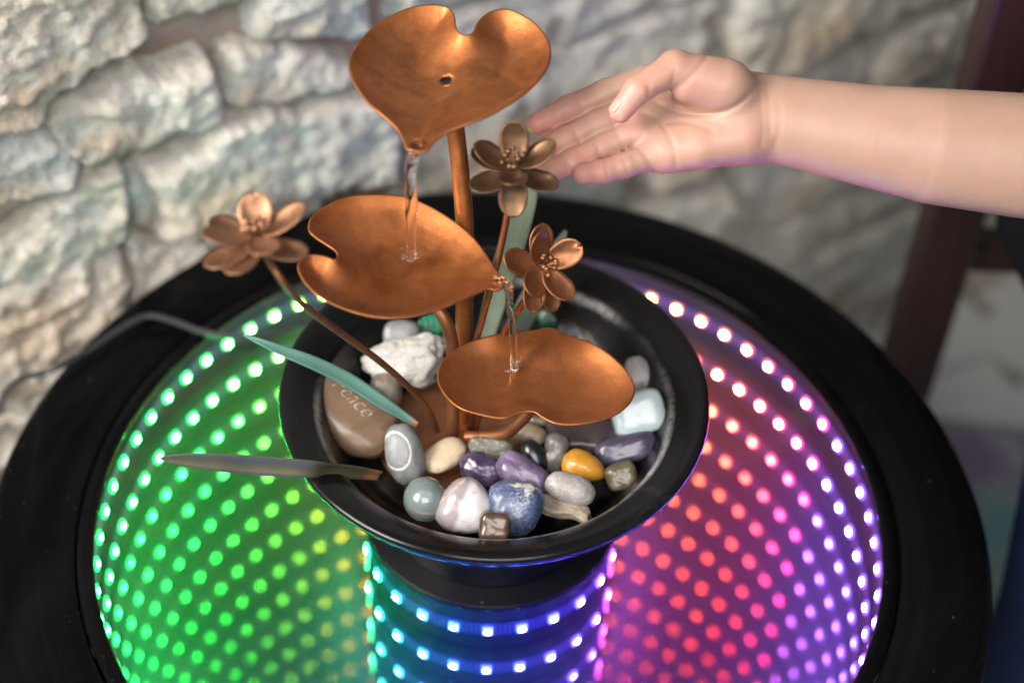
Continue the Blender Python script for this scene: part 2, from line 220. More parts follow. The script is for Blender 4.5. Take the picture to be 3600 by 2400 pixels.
# ------------------------------------------------------------------ material helpers
class NT:
    def __init__(s, name):
        s.m = bpy.data.materials.new(name); s.m.use_nodes = True
        s.t = s.m.node_tree; s.n = s.t.nodes; s.n.clear()
        s.out = s.n.new('ShaderNodeOutputMaterial')
    def add(s, typ, **kw):
        nd = s.n.new(typ)
        for k, val in kw.items():
            if k.startswith('_'): setattr(nd, k[1:], val)
            else:
                key = k.replace('__', ' ')
                sock = nd.inputs[key] if key in nd.inputs else nd.inputs[int(key[1:])]
                s.put(sock, val)
        return nd
    def put(s, sock, val):
        if isinstance(val, bpy.types.NodeSocket): s.t.links.new(val, sock)
        else:
            if hasattr(sock.default_value, '__len__') and len(sock.default_value) == 4 and len(val) == 3: val = (*val, 1)
            sock.default_value = val
    def tex(s, scale, detail=4, rough=.55, typ='noise', coord='Object', dist=0.0, stretch=None):
        tc = s.add('ShaderNodeTexCoord')
        vec = tc.outputs[coord]
        if stretch:
            mp = s.add('ShaderNodeMapping'); s.put(mp.inputs['Vector'], vec); mp.inputs['Scale'].default_value = stretch; vec = mp.outputs[0]
        if typ == 'noise':
            nd = s.add('ShaderNodeTexNoise', Scale=scale, Detail=detail, Roughness=rough, Distortion=dist)
        elif typ == 'voronoi':
            nd = s.add('ShaderNodeTexVoronoi', Scale=scale); nd.feature = 'DISTANCE_TO_EDGE'
        s.put(nd.inputs['Vector'], vec)
        return nd.outputs[0]
    def ramp(s, fac, stops):
        nd = s.add('ShaderNodeValToRGB'); s.put(nd.inputs[0], fac)
        el = nd.color_ramp.elements
        while len(el) < len(stops): el.new(0.5)
        for e, (p, c) in zip(el, stops): e.position = p; e.color = (*c, 1) if len(c) == 3 else c
        return nd.outputs[0]
    def mix(s, fac, a, b, mode='MIX'):
        nd = s.add('ShaderNodeMix'); nd.data_type = 'RGBA'; nd.blend_type = mode
        s.put(nd.inputs[0], fac); s.put(nd.inputs[6], a); s.put(nd.inputs[7], b)
        return nd.outputs[2]
    def math(s, op, a, b=0.0, c=None):
        nd = s.add('ShaderNodeMath'); nd.operation = op
        s.put(nd.inputs[0], a); s.put(nd.inputs[1], b)
        if c is not None: s.put(nd.inputs[2], c)
        return nd.outputs[0]
    def rng(s, val, a, b, lo=0.0, hi=1.0):
        nd = s.add('ShaderNodeMapRange'); s.put(nd.inputs[0], val)
        for i, q in enumerate((a, b, lo, hi)): nd.inputs[1 + i].default_value = q
        return nd.outputs[0]
    def bump(s, h, strength=.3, dist=.001, nrm=None):
        nd = s.add('ShaderNodeBump'); nd.inputs['Strength'].default_value = strength; nd.inputs['Distance'].default_value = dist
        s.put(nd.inputs['Height'], h)
        if nrm is not None: s.put(nd.inputs['Normal'], nrm)
        return nd.outputs[0]
    def pbr(s, color, rough, metal=0.0, normal=None, **kw):
        p = s.add('ShaderNodeBsdfPrincipled')
        s.put(p.inputs['Base Color'], color); s.put(p.inputs['Roughness'], rough); s.put(p.inputs['Metallic'], metal)
        if normal is not None: s.put(p.inputs['Normal'], normal)
        for k, val in kw.items(): s.put(p.inputs[k.replace('_', ' ')], val)
        s.t.links.new(p.outputs[0], s.out.inputs[0])
        return s.m
    def surf(s, sock): s.t.links.new(sock, s.out.inputs[0]); return s.m

M = {}
def copper(name, c1, c2, rough, patina=0.0, coat=0.0):
    t = NT(name)
    n1 = t.tex(38, 6, .62, dist=.6); n2 = t.tex(900, 3, .6); n3 = t.tex(140, 5, .6)
    col = t.mix(t.rng(n1, .35, .68), c1, c2)
    n7 = t.tex(24, 7, .7, dist=1.0)
    col = t.mix(t.rng(n7, .50, .66, 0, .6), col, tuple(a * .55 for a in c2))
    col = t.mix(t.rng(n7, .30, .42, .35, 0), col, (c1[0] * 1.05, c1[1] * 1.25, c1[2] * 1.3))
    col = t.mix(t.rng(n3, .58, .72, 0, .35), col, tuple(a * .55 for a in c2))
    col = t.mix(t.rng(n2, .56, .75, 0, .35), col, tuple(min(1, a * 1.5) for a in c1))
    met = 0.84
    if patina:
        n4 = t.tex(95, 6, .7)
        f = t.rng(n4, .60, .72, 0, patina)
        col = t.mix(f, col, (.30, .33, .25)); met = t.math('SUBTRACT', .84, f)
    r = t.rng(n3, .3, .7, rough - .07, rough + .1)
    h = t.bump(n2, .18, .0004, t.bump(n3, .15, .0008))
    return t.pbr(col, r, met, h, Coat_Weight=coat, Coat_Roughness=.08, Coat_IOR=1.33)
M['copper'] = copper('copper', (.52, .19, .062), (.36, .12, .035), .40)
M['copper_wet'] = copper('copper_wet', (.47, .170, .056), (.33, .108, .032), .47, 0.0, .16)
M['copper_old'] = copper('copper_old', (.20, .110, .060), (.12, .070, .040), .46, .45)
M['copper_dull'] = copper('copper_dull', (.38, .165, .078), (.25, .10, .046), .46, .15)

def black_gloss(name, rough=.16, speck=.5, base=(.002, .002, .0024)):
    t = NT(name)
    n = t.tex(14, 5, .6); sp = t.tex(420, 2, .5); sm = t.tex(5, 4, .6, dist=1.2)
    col = t.mix(t.rng(sp, .74, .80, 0, speck), base, (.22, .21, .2))
    col = t.mix(t.rng(sm, .5, .8, 0, .02), col, (.16, .16, .17))
    return t.pbr(col, t.rng(n, .3, .7, rough, rough + .14), 0.0, None, Specular_IOR_Level=.11)
M['rim'] = black_gloss('rim_lacquer', .07)
M['black'] = black_gloss('black_disc', .2, .3, (.005, .005, .007))

def bowl_mat():
    t = NT('bowl_glaze')
    tc = t.add('ShaderNodeTexCoord')
    sx = t.add('ShaderNodeSeparateXYZ'); t.put(sx.inputs[0], tc.outputs['Object'])
    r = t.math('SQRT', t.math('ADD', t.math('MULTIPLY', sx.outputs[0], sx.outputs[0]), t.math('MULTIPLY', sx.outputs[1], sx.outputs[1])))
    z = sx.outputs[2]
    n = t.tex(26, 6, .65, dist=.8); n2 = t.tex(260, 5, .7, stretch=(1, 1, .4)); n3 = t.tex(900, 2, .5)
    # a lime ring where the water line dries on the inner edge of the brim
    band = t.math('SUBTRACT', 1.0, t.math('MINIMUM', 1.0, t.math('DIVIDE', t.math('ABSOLUTE', t.math('SUBTRACT', t.math('ADD', r, t.math('MULTIPLY', n, .003)), .0842)), .0022)))
    up = t.math('GREATER_THAN', z, .070)
    lime = t.math('MULTIPLY', t.math('MULTIPLY', band, up), t.rng(t.tex(11, 3, .5), .42, .56))
    lime = t.math('MULTIPLY', lime, t.rng(n2, .30, .55))
    film = t.math('MULTIPLY', t.math('MULTIPLY', t.rng(n, .56, .74), t.rng(n2, .45, .7)), .07)
    f = t.math('MINIMUM', 1.0, t.math('ADD', t.math('MULTIPLY', lime, 1.0), film))
    col = t.mix(f, (.0050, .0050, .006), (.36, .35, .34))
    col = t.mix(t.rng(n3, .73, .8, 0, .35), col, (.3, .29, .27))
    rg = t.math('ADD', t.rng(n, .3, .7, .17, .28), t.math('MULTIPLY', f, .4))
    return t.pbr(col, rg, 0.0, t.bump(n2, .12, .0004), Specular_IOR_Level=.32)
M['bowl'] = bowl_mat()

def rock_mat():
    t = NT('wall_stone')
    oi = t.add('ShaderNodeObjectInfo')
    rnd = oi.outputs['Random']
    n1 = t.tex(22, 8, .62, dist=.5); n2 = t.tex(70, 8, .7); n3 = t.tex(260, 5, .7); n4 = t.tex(9, 4, .5)
    n5 = t.tex(130, 6, .75, dist=.4)
    n6 = t.tex(42, 6, .7, dist=.7, stretch=(.8, .8, 2.6))
    base = t.ramp(rnd, [(0, (.82, .73, .58)), (.3, (.78, .74, .68)), (.6, (.86, .80, .70)), (1, (.74, .73, .72))])
    col = t.mix(t.rng(n1, .42, .62), base, (.86, .83, .77))
    col = t.mix(t.rng(n4, .50, .64, 0, .75), col, (.60, .43, .27))
    col = t.mix(t.rng(n5, .52, .66, 0, .45), col, (.42, .36, .30))
    col = t.mix(t.rng(n6, .52, .64, 0, .5), col, (.52, .44, .37))
    col = t.mix(t.rng(n6, .64, .72, 0, .6), col, (.30, .24, .20))
    col = t.mix(t.rng(n3, .58, .70, 0, .45), col, (.26, .21, .17))
    col = t.mix(t.rng(n5, .34, .48, .8, 0), col, (.92, .90, .85))
    h = t.bump(n5, .7, .005, t.bump(n3, .7, .003, t.bump(n2, .6, .009)))
    return t.pbr(col, .88, 0.0, h)
M['rock'] = rock_mat()
def mortar_mat():
    t = NT('mortar')
    n = t.tex(30, 6, .6); n3 = t.tex(400, 4, .7)
    col = t.mix(t.rng(n, .35, .65), (.27, .19, .125), (.38, .31, .25))
    return t.pbr(col, .95, 0.0, t.bump(n3, .7, .002, t.bump(n, .6, .006)))
M['mortar'] = mortar_mat()

def led_mat():
    t = NT('led_light')
    oi = t.add('ShaderNodeObjectInfo')
    e = t.add('ShaderNodeEmission'); t.put(e.inputs['Color'], oi.outputs['Color']); e.inputs['Strength'].default_value = LED_POWER
    return t.surf(e.outputs[0])
LED_POWER = 2800.0
M['led'] = led_mat()
def strip_mat():
    t = NT('strip_board')
    tc = t.add('ShaderNodeTexCoord'); uv = tc.outputs['UV']
    sx = t.add('ShaderNodeSeparateXYZ'); t.put(sx.inputs[0], uv)
    fr = t.math('FRACT', sx.outputs[0])
    pad = t.math('MULTIPLY', t.math('GREATER_THAN', t.math('FRACT', t.math('MULTIPLY', fr, 7.0)), .55), t.math('LESS_THAN', t.math('ABSOLUTE', t.math('SUBTRACT', sx.outputs[1], .5)), .32))
    col = t.mix(pad, (.07, .08, .26), (.34, .18, .20))
    return t.pbr(col, .45)
M['strip'] = strip_mat()
t = NT('led_package')   # the phosphor cup round the die glows in the light's own colour
oi = t.add('ShaderNodeObjectInfo'); M['package'] = t.pbr((.6, .6, .6), .4, 0.0, None, Emission_Color=oi.outputs['Color'], Emission_Strength=18.0)
t = NT('chamber_wall'); M['chamber'] = t.pbr(t.mix(t.tex(40, 4), (.020, .020, .022), (.035, .035, .037)), .5)
def mirror_mat(name, col):
    # silvering under a faint film of dust
    t = NT(name); g = t.add('ShaderNodeBsdfGlossy', Roughness=0.0); t.put(g.inputs['Color'], (*col, 1))
    df = t.add('ShaderNodeBsdfDiffuse'); t.put(df.inputs['Color'], (.8, .8, .8, 1))
    mx = t.add('ShaderNodeMixShader'); mx.inputs[0].default_value = DUST; t.t.links.new(g.outputs[0], mx.inputs[1]); t.t.links.new(df.outputs[0], mx.inputs[2])
    return t.surf(mx.outputs[0])
DUST = .034
M['mirror'] = mirror_mat('bottom_mirror', (.89, .825, .80))
def pane_mat():
    # half-silvered pane: plain glass with a little dust on the room side, a mirror film on the side facing the chamber
    t = NT('half_mirror_glass')
    geo = t.add('ShaderNodeNewGeometry')
    tr = t.add('ShaderNodeBsdfTransparent'); t.put(tr.inputs[0], (.30, .30, .31, 1))
    gl = t.add('ShaderNodeBsdfGlossy', Roughness=.02); t.put(gl.inputs[0], (1, 1, 1, 1))
    fr = t.add('ShaderNodeFresnel', IOR=1.27)
    mx = t.add('ShaderNodeMixShader'); t.put(mx.inputs[0], fr.outputs[0]); t.t.links.new(tr.outputs[0], mx.inputs[1]); t.t.links.new(gl.outputs[0], mx.inputs[2])
    du = t.add('ShaderNodeBsdfTranslucent'); t.put(du.inputs[0], (.8, .8, .8, 1))
    n = t.tex(9, 6, .65); sp = t.tex(330, 3, .6)
    f = t.math('ADD', t.rng(n, .35, .7, .0, .0006), t.rng(sp, .74, .8, 0, .02))
    md = t.add('ShaderNodeMixShader'); t.put(md.inputs[0], f); t.t.links.new(mx.outputs[0], md.inputs[1]); t.t.links.new(du.outputs[0], md.inputs[2])
    mi = t.add('ShaderNodeBsdfGlossy', Roughness=0.0); t.put(mi.inputs[0], (.83, .735, .715, 1))
    df = t.add('ShaderNodeBsdfDiffuse'); t.put(df.inputs['Color'], (.8, .8, .8, 1))
    m2 = t.add('ShaderNodeMixShader'); m2.inputs[0].default_value = DUST; t.t.links.new(mi.outputs[0], m2.inputs[1]); t.t.links.new(df.outputs[0], m2.inputs[2])
    fin = t.add('ShaderNodeMixShader'); t.put(fin.inputs[0], geo.outputs['Backfacing']); t.t.links.new(md.outputs[0], fin.inputs[1]); t.t.links.new(m2.outputs[0], fin.inputs[2])
    return t.surf(fin.outputs[0])
M['pane'] = pane_mat()
def water_sheet():
    t = NT('water_surface')
    tr = t.add('ShaderNodeBsdfTransparent'); t.put(tr.inputs[0], (.97, .96, .95, 1))
    n = t.tex(55, 3, .5, dist=.8); n2 = t.tex(160, 2, .5)
    nm = t.bump(n2, .10, .001, t.bump(n, .30, .003))
    gl = t.add('ShaderNodeBsdfGlossy', Roughness=.03); t.put(gl.inputs['Normal'], nm)
    fr = t.add('ShaderNodeFresnel', IOR=1.33); t.put(fr.inputs['Normal'], nm)
    geo = t.add('ShaderNodeNewGeometry')
    fac = t.math('MULTIPLY', fr.outputs[0], t.math('SUBTRACT', 1.0, geo.outputs['Backfacing']))
    mx = t.add('ShaderNodeMixShader'); t.put(mx.inputs[0], fac); t.t.links.new(tr.outputs[0], mx.inputs[1]); t.t.links.new(gl.outputs[0], mx.inputs[2])
    return t.surf(mx.outputs[0])
M['water'] = water_sheet()
t = NT('falling_water'); M['stream'] = t.pbr((1, 1, 1), 0.0, 0.0, None, Transmission_Weight=1.0, IOR=1.33)
def skin_mat():
    t = NT('skin')
    at = t.add('ShaderNodeAttribute'); at.attribute_name = 'pink'
    n = t.tex(120, 5, .6); n2 = t.tex(1600, 3, .6); n3 = t.tex(30, 4, .6)
    base = t.mix(t.rng(n3, .35, .65), (.385, .243, .178), (.43, .276, .205))
    col = t.mix(at.outputs['Fac'], base, (.66, .30, .25))
    col = t.mix(t.rng(n, .48, .70, 0, .45), col, (.46, .245, .19))
    h = t.bump(n2, .3, .0003, t.bump(n, .10, .001))
    return t.pbr(col, .46, 0.0, h, Subsurface_Weight=.55, Subsurface_Radius=(1.0, .35, .2), Subsurface_Scale=.006)
M['skin'] = skin_mat()
t = NT('nail'); M['nail'] = t.pbr((.60, .33, .275), .3, 0.0, None, Subsurface_Weight=.3, Subsurface_Radius=(1, .4, .3), Subsurface_Scale=.002)
def cloth(name, a, b):
    t = NT(name); n = t.tex(60, 4); n2 = t.tex(1400, 2)
    return t.pbr(t.mix(n, a, b), .9, 0.0, t.bump(n2, .4, .0006), Specular_IOR_Level=.1)
M['shirt'] = cloth('black_cloth', (.006, .006, .007), (.010, .011, .013))
M['trousers'] = cloth('navy_cloth', (.012, .02, .06), (.02, .035, .10))
def wood(name, a, b, rough, st):
    t = NT(name); n = t.tex(20, 6, .6, dist=1.5, stretch=st); n2 = t.tex(160, 4, .6, stretch=st)
    return t.pbr(t.mix(t.rng(n, .35, .65), a, b), rough, 0.0, t.bump(n2, .2, .001))
M['mahogany'] = wood('mahogany', (.018, .005, .005), (.030, .008, .007), .45, (6, 6, .6))
M['plank'] = wood('whitewashed_plank', (.50, .50, .50), (.60, .60, .60), .5, (.5, 7, 3))
t = NT('floor_joint'); M['joint'] = t.pbr((.22, .20, .19), .9)
def rug_mat():
    t = NT('rug_pile')
    n = t.tex(16, 4, .6, dist=.9); n2 = t.tex(34, 4, .6, dist=1.0); n3 = t.tex(700, 2)
    tc = t.add('ShaderNodeTexCoord'); sx = t.add('ShaderNodeSeparateXYZ'); t.put(sx.inputs[0], tc.outputs['Object'])
    far = t.mix(t.rng(n, .42, .56), (.40, .40, .43), (.25, .20, .32))
    far = t.mix(t.rng(n2, .60, .68), far, (.07, .12, .06))
    near = t.mix(t.rng(n, .42, .58), (.16, .34, .37), (.30, .40, .38))
    near = t.mix(t.rng(n2, .60, .68), near, (.05, .14, .12))
    col = t.mix(t.rng(t.math('ADD', sx.outputs[1], t.math('MULTIPLY', n2, .05)), .0, .05), near, far)
    return t.pbr(col, .95, 0.0, t.bump(n3, .6, .002))
M['rug'] = rug_mat()
def cable_mat():
    t = NT('cable_rubber'); n = t.tex(200, 3)
    return t.pbr(t.mix(n, (.016, .018, .021), (.028, .030, .034)), .32)
M['cable'] = cable_mat()
def blade_mat(name, a, b, rough=.5, metal=.35):
    t = NT(name); n = t.tex(60, 6, .65, stretch=(1, 1, 1)); n2 = t.tex(500, 4, .65); n3 = t.tex(25, 4, .6)
    col = t.mix(t.rng(n, .3, .7), a, b); col = t.mix(t.rng(n2, .58, .75, 0, .4), col, tuple(q * .6 for q in a))
    at = t.add('ShaderNodeAttribute'); at.attribute_name = 'along'
    col = t.mix(t.rng(t.math('ADD', at.outputs['Fac'], t.math('MULTIPLY', n, .12)), .10, .16, 1, 0), col, (.34, .15, .06))
    return t.pbr(col, rough, metal, t.bump(n2, .12, .0005))
M['copper_pale'] = copper('copper_pale', (.38, .20, .115), (.27, .135, .08), .48, .12)
M['blade_teal'] = blade_mat('verdigris_paint', (.09, .225, .19), (.135, .28, .235))
M['blade_olive'] = blade_mat('olive_paint', (.075, .078, .042), (.11, .105, .06), .5, .3)
M['blade_grey'] = blade_mat('grey_green_paint', (.115, .155, .11), (.165, .21, .155), .55, .2)

# ------------------------------------------------------------------ floor
FZ = -0.42
fl = obj('floor', [(-1.2, -1.2, FZ), (1.6, -1.2, FZ), (1.6, 1.6, FZ), (-1.2, 1.6, FZ)], [(0, 1, 2, 3)], M['joint'])
tag(fl, kind='structure')
PL, PW = .42, .085
pv, pf = box(PL - .004, PW - .004, .012)
plank_me = bpy.data.meshes.new('plank'); plank_me.from_pydata(pv, [], pf); plank_me.materials.append(M['plank'])
fo = Vector((.462, .541)); rot0 = math.radians(27)
for i in range(-7, 8):
    for s in (0, 1):
        # two arms of a chevron meeting on the ridge line
        d = Vector((math.cos(rot0), math.sin(rot0))) if s == 0 else Vector((math.cos(-rot0 - .15), math.sin(-rot0 - .15)))
        nn = Vector((-.12, .99)).normalized() * (PW / .93)
        c = fo + nn * (i + .5) + (d * (-PL / 2) if s == 0 else d * (PL / 2))
        o = link('plank', plank_me, fl, (c.x, c.y, FZ + .007 + .0006 * ((i * 7 + s * 3) % 3)))
        o.rotation_euler = (0, 0, math.atan2(d.y, d.x))
# rug
rv, rf = [], []
nx, ny = 40, 50
rng_ = random.Random(3)
for j in range(ny + 1):
    for i in range(nx + 1):
        x = -.02 + .62 * i / nx; y = -.75 + 1.20 * j / ny
        e = .012 * noise.noise(Vector((x * 9, y * 9, 0)))
        edge = min(i, nx - i, j, ny - j)
        rv.append((x + .30 + (e if edge == 0 else 0), y + (e if edge == 0 else 0), FZ + .014 + (.012 if edge > 0 else .0) + .0015 * rng_.random()))
for j in range(ny):
    for i in range(nx):
        a = j * (nx + 1) + i; rf.append((a, a + 1, a + nx + 2, a + nx + 1))
rug = obj('rug', rv, rf, M['rug'], None, True, (.50, .36, FZ))
tag(rug, 'purple, grey and teal patterned rug on the pale floor', 'rug')

# ------------------------------------------------------------------ stone wall
ph = math.radians(35)
WD = Vector((math.cos(ph), math.sin(ph), 0)); WN = Vector((math.sin(ph), -math.cos(ph), 0))
W0 = WN * -.262
def wpt(u, z, h): return W0 + WD * u + Vector((0, 0, z)) + WN * h
wall = empty('stone_wall', tuple(wpt(.2, FZ, -.1)))
tag(wall, 'rough pale rubble stone wall with brown mortar joints behind the table', 'wall')
V = []; F = []
nu, nz = 112, 46
for j in range(nz + 1):
    for i in range(nu + 1):
        u = -.80 + 2.03 * i / nu; z = FZ + .92 * j / nz
        V.append(wpt(u, z, -.013 + .006 * noise.fractal(Vector((u * 14, z * 14, 3)), .8, 2, 4)))
for j in range(nz):
    for i in range(nu):
        a = j * (nu + 1) + i; F.append((a, a + 1, a + nu + 2, a + nu + 1))
obj('mortar', V, F, M['mortar'], wall, True, tuple(wall.location))
def wall_stone(poly, seed, proud=.0, step=.008):
    r = random.Random(seed)
    P = [Vector(p) for p in poly]
    Q = []
    for a_, b_ in zip(P, P[1:] + P[:1]):
        for k in range(7):
            q = a_.lerp(b_, k / 7); Q.append(Vector((q.x, q.y, 0)))
    c = sum(Q, Vector()) / len(Q)
    pts = []
    for q in Q:
        w = .0055 * noise.fractal(Vector((q.x * 40, q.y * 40, seed)), .6, 2, 5)
        dirv = (q - c).normalized()
        q = q + dirv * w + dirv * .0024
        pts.append(Vector((q.x, q.y)))
    try: W, fs, d = fill_polygon(pts, step, .5)
    except Exception: return
    tilt = (r.uniform(-.10, .10), r.uniform(-.16, .04))
    verts = []
    for (u, z), dd in zip(W, d):
        h = -.016 + (.022 + proud) * (1 - math.exp(-dd / .0020))
        p3 = Vector((u * 16, z * 16, seed * 1.7))
        h += .0040 * noise.fractal(p3, .5, 2.1, 6) * min(1, dd / .003)
        rid = noise.ridged_multi_fractal(Vector((u * 26, z * 42, seed * .9)), .9, 2.2, 4, 1.0, 2.0)
        h += .0050 * (rid - 1.0) * min(1, dd / .003)
        h += .0022 * math.copysign(abs(noise.noise(Vector((u * 22, z * 70, seed)))) ** .6, noise.noise(Vector((u * 22, z * 70, seed)))) * min(1, dd / .003)
        h += .0022 * noise.fractal(Vector((u * 95, z * 120, seed * 2.3)), .5, 2.2, 4) * min(1, dd / .003)
        h += ((u - c.x) * tilt[0] + (z - c.y) * tilt[1]) * min(1, dd / .01)
        verts.append(wpt(u, z, h))
    n = len(pts)
    o = obj('stone', verts, fs, M['rock'], wall, True, tuple(wpt(c.x, c.y, 0)))
    return o
for i, poly in enumerate(DATA['wallst']): wall_stone(poly, i + 1, [.004, .006, -.002, .0, .006, .002, .004, -.006, -.004, .0][i], .0030)
# further courses to the right, and what shows below
rs = random.Random(21)
z = FZ - .01; row = 0
while z < .50:
    hh = rs.uniform(.055, .105)
    u = -.80 if z > .225 else .098 if z + hh > -.10 else .075 + rs.uniform(-.02, .06)
    while u < .98:
        ll = rs.uniform(.14, .32)
        g = .004
        z0, z1, u0, u1 = z + g, z + hh - g, u + g, u + ll - g
        lean = rs.uniform(-.012, .012)
        def jit(a): return a + rs.uniform(-.006, .006)
        poly = [(jit(u0), jit(z0)), (jit((u0 + u1) / 2), jit(z0)), (jit(u1), jit(z0 + lean * .4)), (jit(u1 + lean), jit((z0 + z1) / 2)), (jit(u1), jit(z1)), (jit((2 * u0 + u1) / 3), jit(z1 + .004)), (jit(u0), jit(z1)), (jit(u0 - lean * .3), jit((z0 + z1) / 2))]
        clash = .225 > z1 > -.09 and u0 < .085
        if not clash: wall_stone(poly, 40 + row * 17 + int(u * 100), rs.uniform(-.006, .008), .0070)
        u += ll
    if z <= .225:
        # the same courses go on to the left, beyond the picture
        u = -.80
        while u < -.26:
            ll = min(rs.uniform(.12, .26), -.205 - u)
            poly = [(u + .004, z + .004), (u + ll / 2, z + rs.uniform(.001, .007)), (u + ll - .004, z + .004), (u + ll - .004, z + hh - .004), (u + ll / 2, z + hh - rs.uniform(.001, .007)), (u + .004, z + hh - .004)]
            wall_stone(poly, 400 + row * 13 + int((u + 1) * 50), rs.uniform(-.006, .008), .010)
            u += ll
    z += hh; row += 1

# ------------------------------------------------------------------ infinity-mirror table
table = empty('mirror_table', (0, 0, FZ))
tag(table, 'round black table with a lit infinity mirror top full of coloured light dots', 'table')
TL = tuple(table.location)
V, F = lathe([(.2045, .0000), (.2055, .0012), (.244, .0014), (.2475, .0006), (.2492, -.0015), (.2496, -.006), (.2496, -.048), (.2485, -.051), (.2046, -.051)], 192, True)
obj('rim', V, F, M['rim'], table, True, TL)
V, F = lathe([(.1957, .0000), (.1964, .0008), (.2030, .0010), (.2038, .0002), (.2038, -.0003), (.1957, -.0003)], 192, True)
obj('bezel', V, F, M['rim'], table, True, TL)
G = .0327
n = 160
V = [(0.1995 * math.cos(2 * math.pi * i / n), .1995 * math.sin(2 * math.pi * i / n), -.0006) for i in range(n)]
obj('glass_pane', V, [tuple(range(n))], M['pane'], table, False, TL)
V = [(0.1995 * math.cos(2 * math.pi * i / n), .1995 * math.sin(2 * math.pi * i / n), -.0329) for i in range(n)]
obj('bottom_mirror', V, [tuple(range(n))], M['mirror'], table, False, TL)
V, F = lathe([(.1990, -.0327), (.1990, -.0007)], 160)
obj('outer_wall', V, F, M['chamber'], table, True, TL)
V, F = lathe([(.0622, -.0007), (.0622, -.0327)], 96)
obj('core_wall', V, F, M['chamber'], table, True, TL)
V, F = lathe([(0.0001, .0028), (.0632, .0028), (.0638, .0022), (.0640, .0010), (.0640, -.0004), (.0001, -.0004)], 96)
obj('core_cap', V, F, M['black'], table, True, TL)
V, F = lathe([(.0001, -.051), (.2046, -.051)], 96); obj('underside', V, F, M['rim'], table, True, TL)
V, F = lathe([(.045, -.051), (.040, -.10), (.035, -.30), (.045, -.38), (.15, -.405), (.16, -.411), (.16, FZ + .013)], 64)
obj('pedestal', V, F, M['rim'], table, True, TL)
ZL = -.0165
def led_strip(name, r, inward, count, label, colorf):
    nseg = count * 2
    V = []; F = []; UV = []
    for i in range(nseg + 1):
        a = 2 * math.pi * i / nseg
        for zz in (-.005, .005): V.append((r * math.cos(a), r * math.sin(a), ZL + zz))
    for i in range(nseg): F.append((2 * i, 2 * i + 2, 2 * i + 3, 2 * i + 1) if not inward else (2 * i + 1, 2 * i + 3, 2 * i + 2, 2 * i))
    so = obj(name, V, F, M['strip'], table, True, TL)
    uv = so.data.uv_layers.new(name='UVMap')
    for lp in so.data.loops:
        vi = lp.vertex_index; uv.data[lp.index].uv = ((vi // 2) / 2.0 + .25, vi % 2)
    so['label'] = label
    return so
pk_v, pk_f = box(.0050, .0014, .0050, (0, 0, 0))
emv = [(.0016 * math.cos(2 * math.pi * k / 16), -.00076, .0016 * math.sin(2 * math.pi * k / 16)) for k in range(16)]
led_me = bpy.data.meshes.new('led')
led_me.from_pydata(pk_v + emv, [], pk_f + [tuple(len(pk_v) + k for k in range(16))])
led_me.materials.append(M['package']); led_me.materials.append(M['led'])
led_me.polygons[6].material_index = 1
led_me.update()
def lerp_stops(stops, a):
    for (a0, c0), (a1, c1) in zip(stops, stops[1:]):
        if a0 <= a <= a1:
            t = (a - a0) / (a1 - a0); return tuple(x * (1 - t) + y * t for x, y in zip(c0, c1))
    return stops[-1][1]
OUT = [(-100, (.05, .14, 1)), (-60, (.10, .10, 1)), (-30, (.26, .16, 1)), (15, (.34, .18, 1)), (19.5, (.42, .18, 1)), (22, (1, .10, .62)), (28, (1, .11, .38)), (32.4, (1, .13, .24)), (37, (1, .15, .13)), (42, (1, .19, .11)), (52, (1, .25, .09)), (62, (1, .34, .08)), (80, (1, .42, .07)), (100, (1, .54, .06)), (112, (.95, .68, .06)), (117.5, (.78, .80, .07)), (122.5, (.55, .95, .07)), (127, (.36, 1, .08)), (132, (.17, 1, .10)), (142, (.07, 1, .13)), (151, (.025, 1, .14)), (190, (.02, 1, .16)), (225, (.05, .85, .4)), (245, (.05, .25, 1)), (262, (.05, .14, 1))]
CORE = [(-100, (.12, .24, 1)), (-75, (.16, .22, 1)), (-40, (.28, .16, 1)), (0, (.75, .14, .95)), (45, (.6, .25, 1)), (90, (.15, .3, 1)), (135, (.15, .8, .4)), (180, (.08, 1, .35)), (215, (.07, .75, .75)), (245, (.09, .42, 1)), (262, (.12, .24, 1))]
def place_leds(so, r, inward, count, stops, a0):
    for i in range(count):
        a = math.radians(a0) + 2 * math.pi * i / count
        o = link('led', led_me, so, (r * math.cos(a), r * math.sin(a), ZL))
        # the emitting face (-Y of the mesh) looks to the middle of the chamber
        o.rotation_euler = (0, 0, a - math.pi / 2 if inward else a + math.pi / 2)
        deg = (math.degrees(a) + 100) % 360 - 100
        lc = lerp_stops(stops, min(deg, 261.9)); mxc = max(lc)
        o.color = (*[c_ * (.62 + .38 * c_ / mxc) for c_ in lc], 1)
s1 = led_strip('led_strip', .1978, True, 74, 'outer light strip of the mirror table, green to violet', OUT)
place_leds(s1, .1968, True, 74, OUT, -.125)
s2 = led_strip('led_strip', .0627, False, 24, 'inner light strip round the core below the bowl', CORE)
place_leds(s2, .0638, False, 24, CORE, .881)

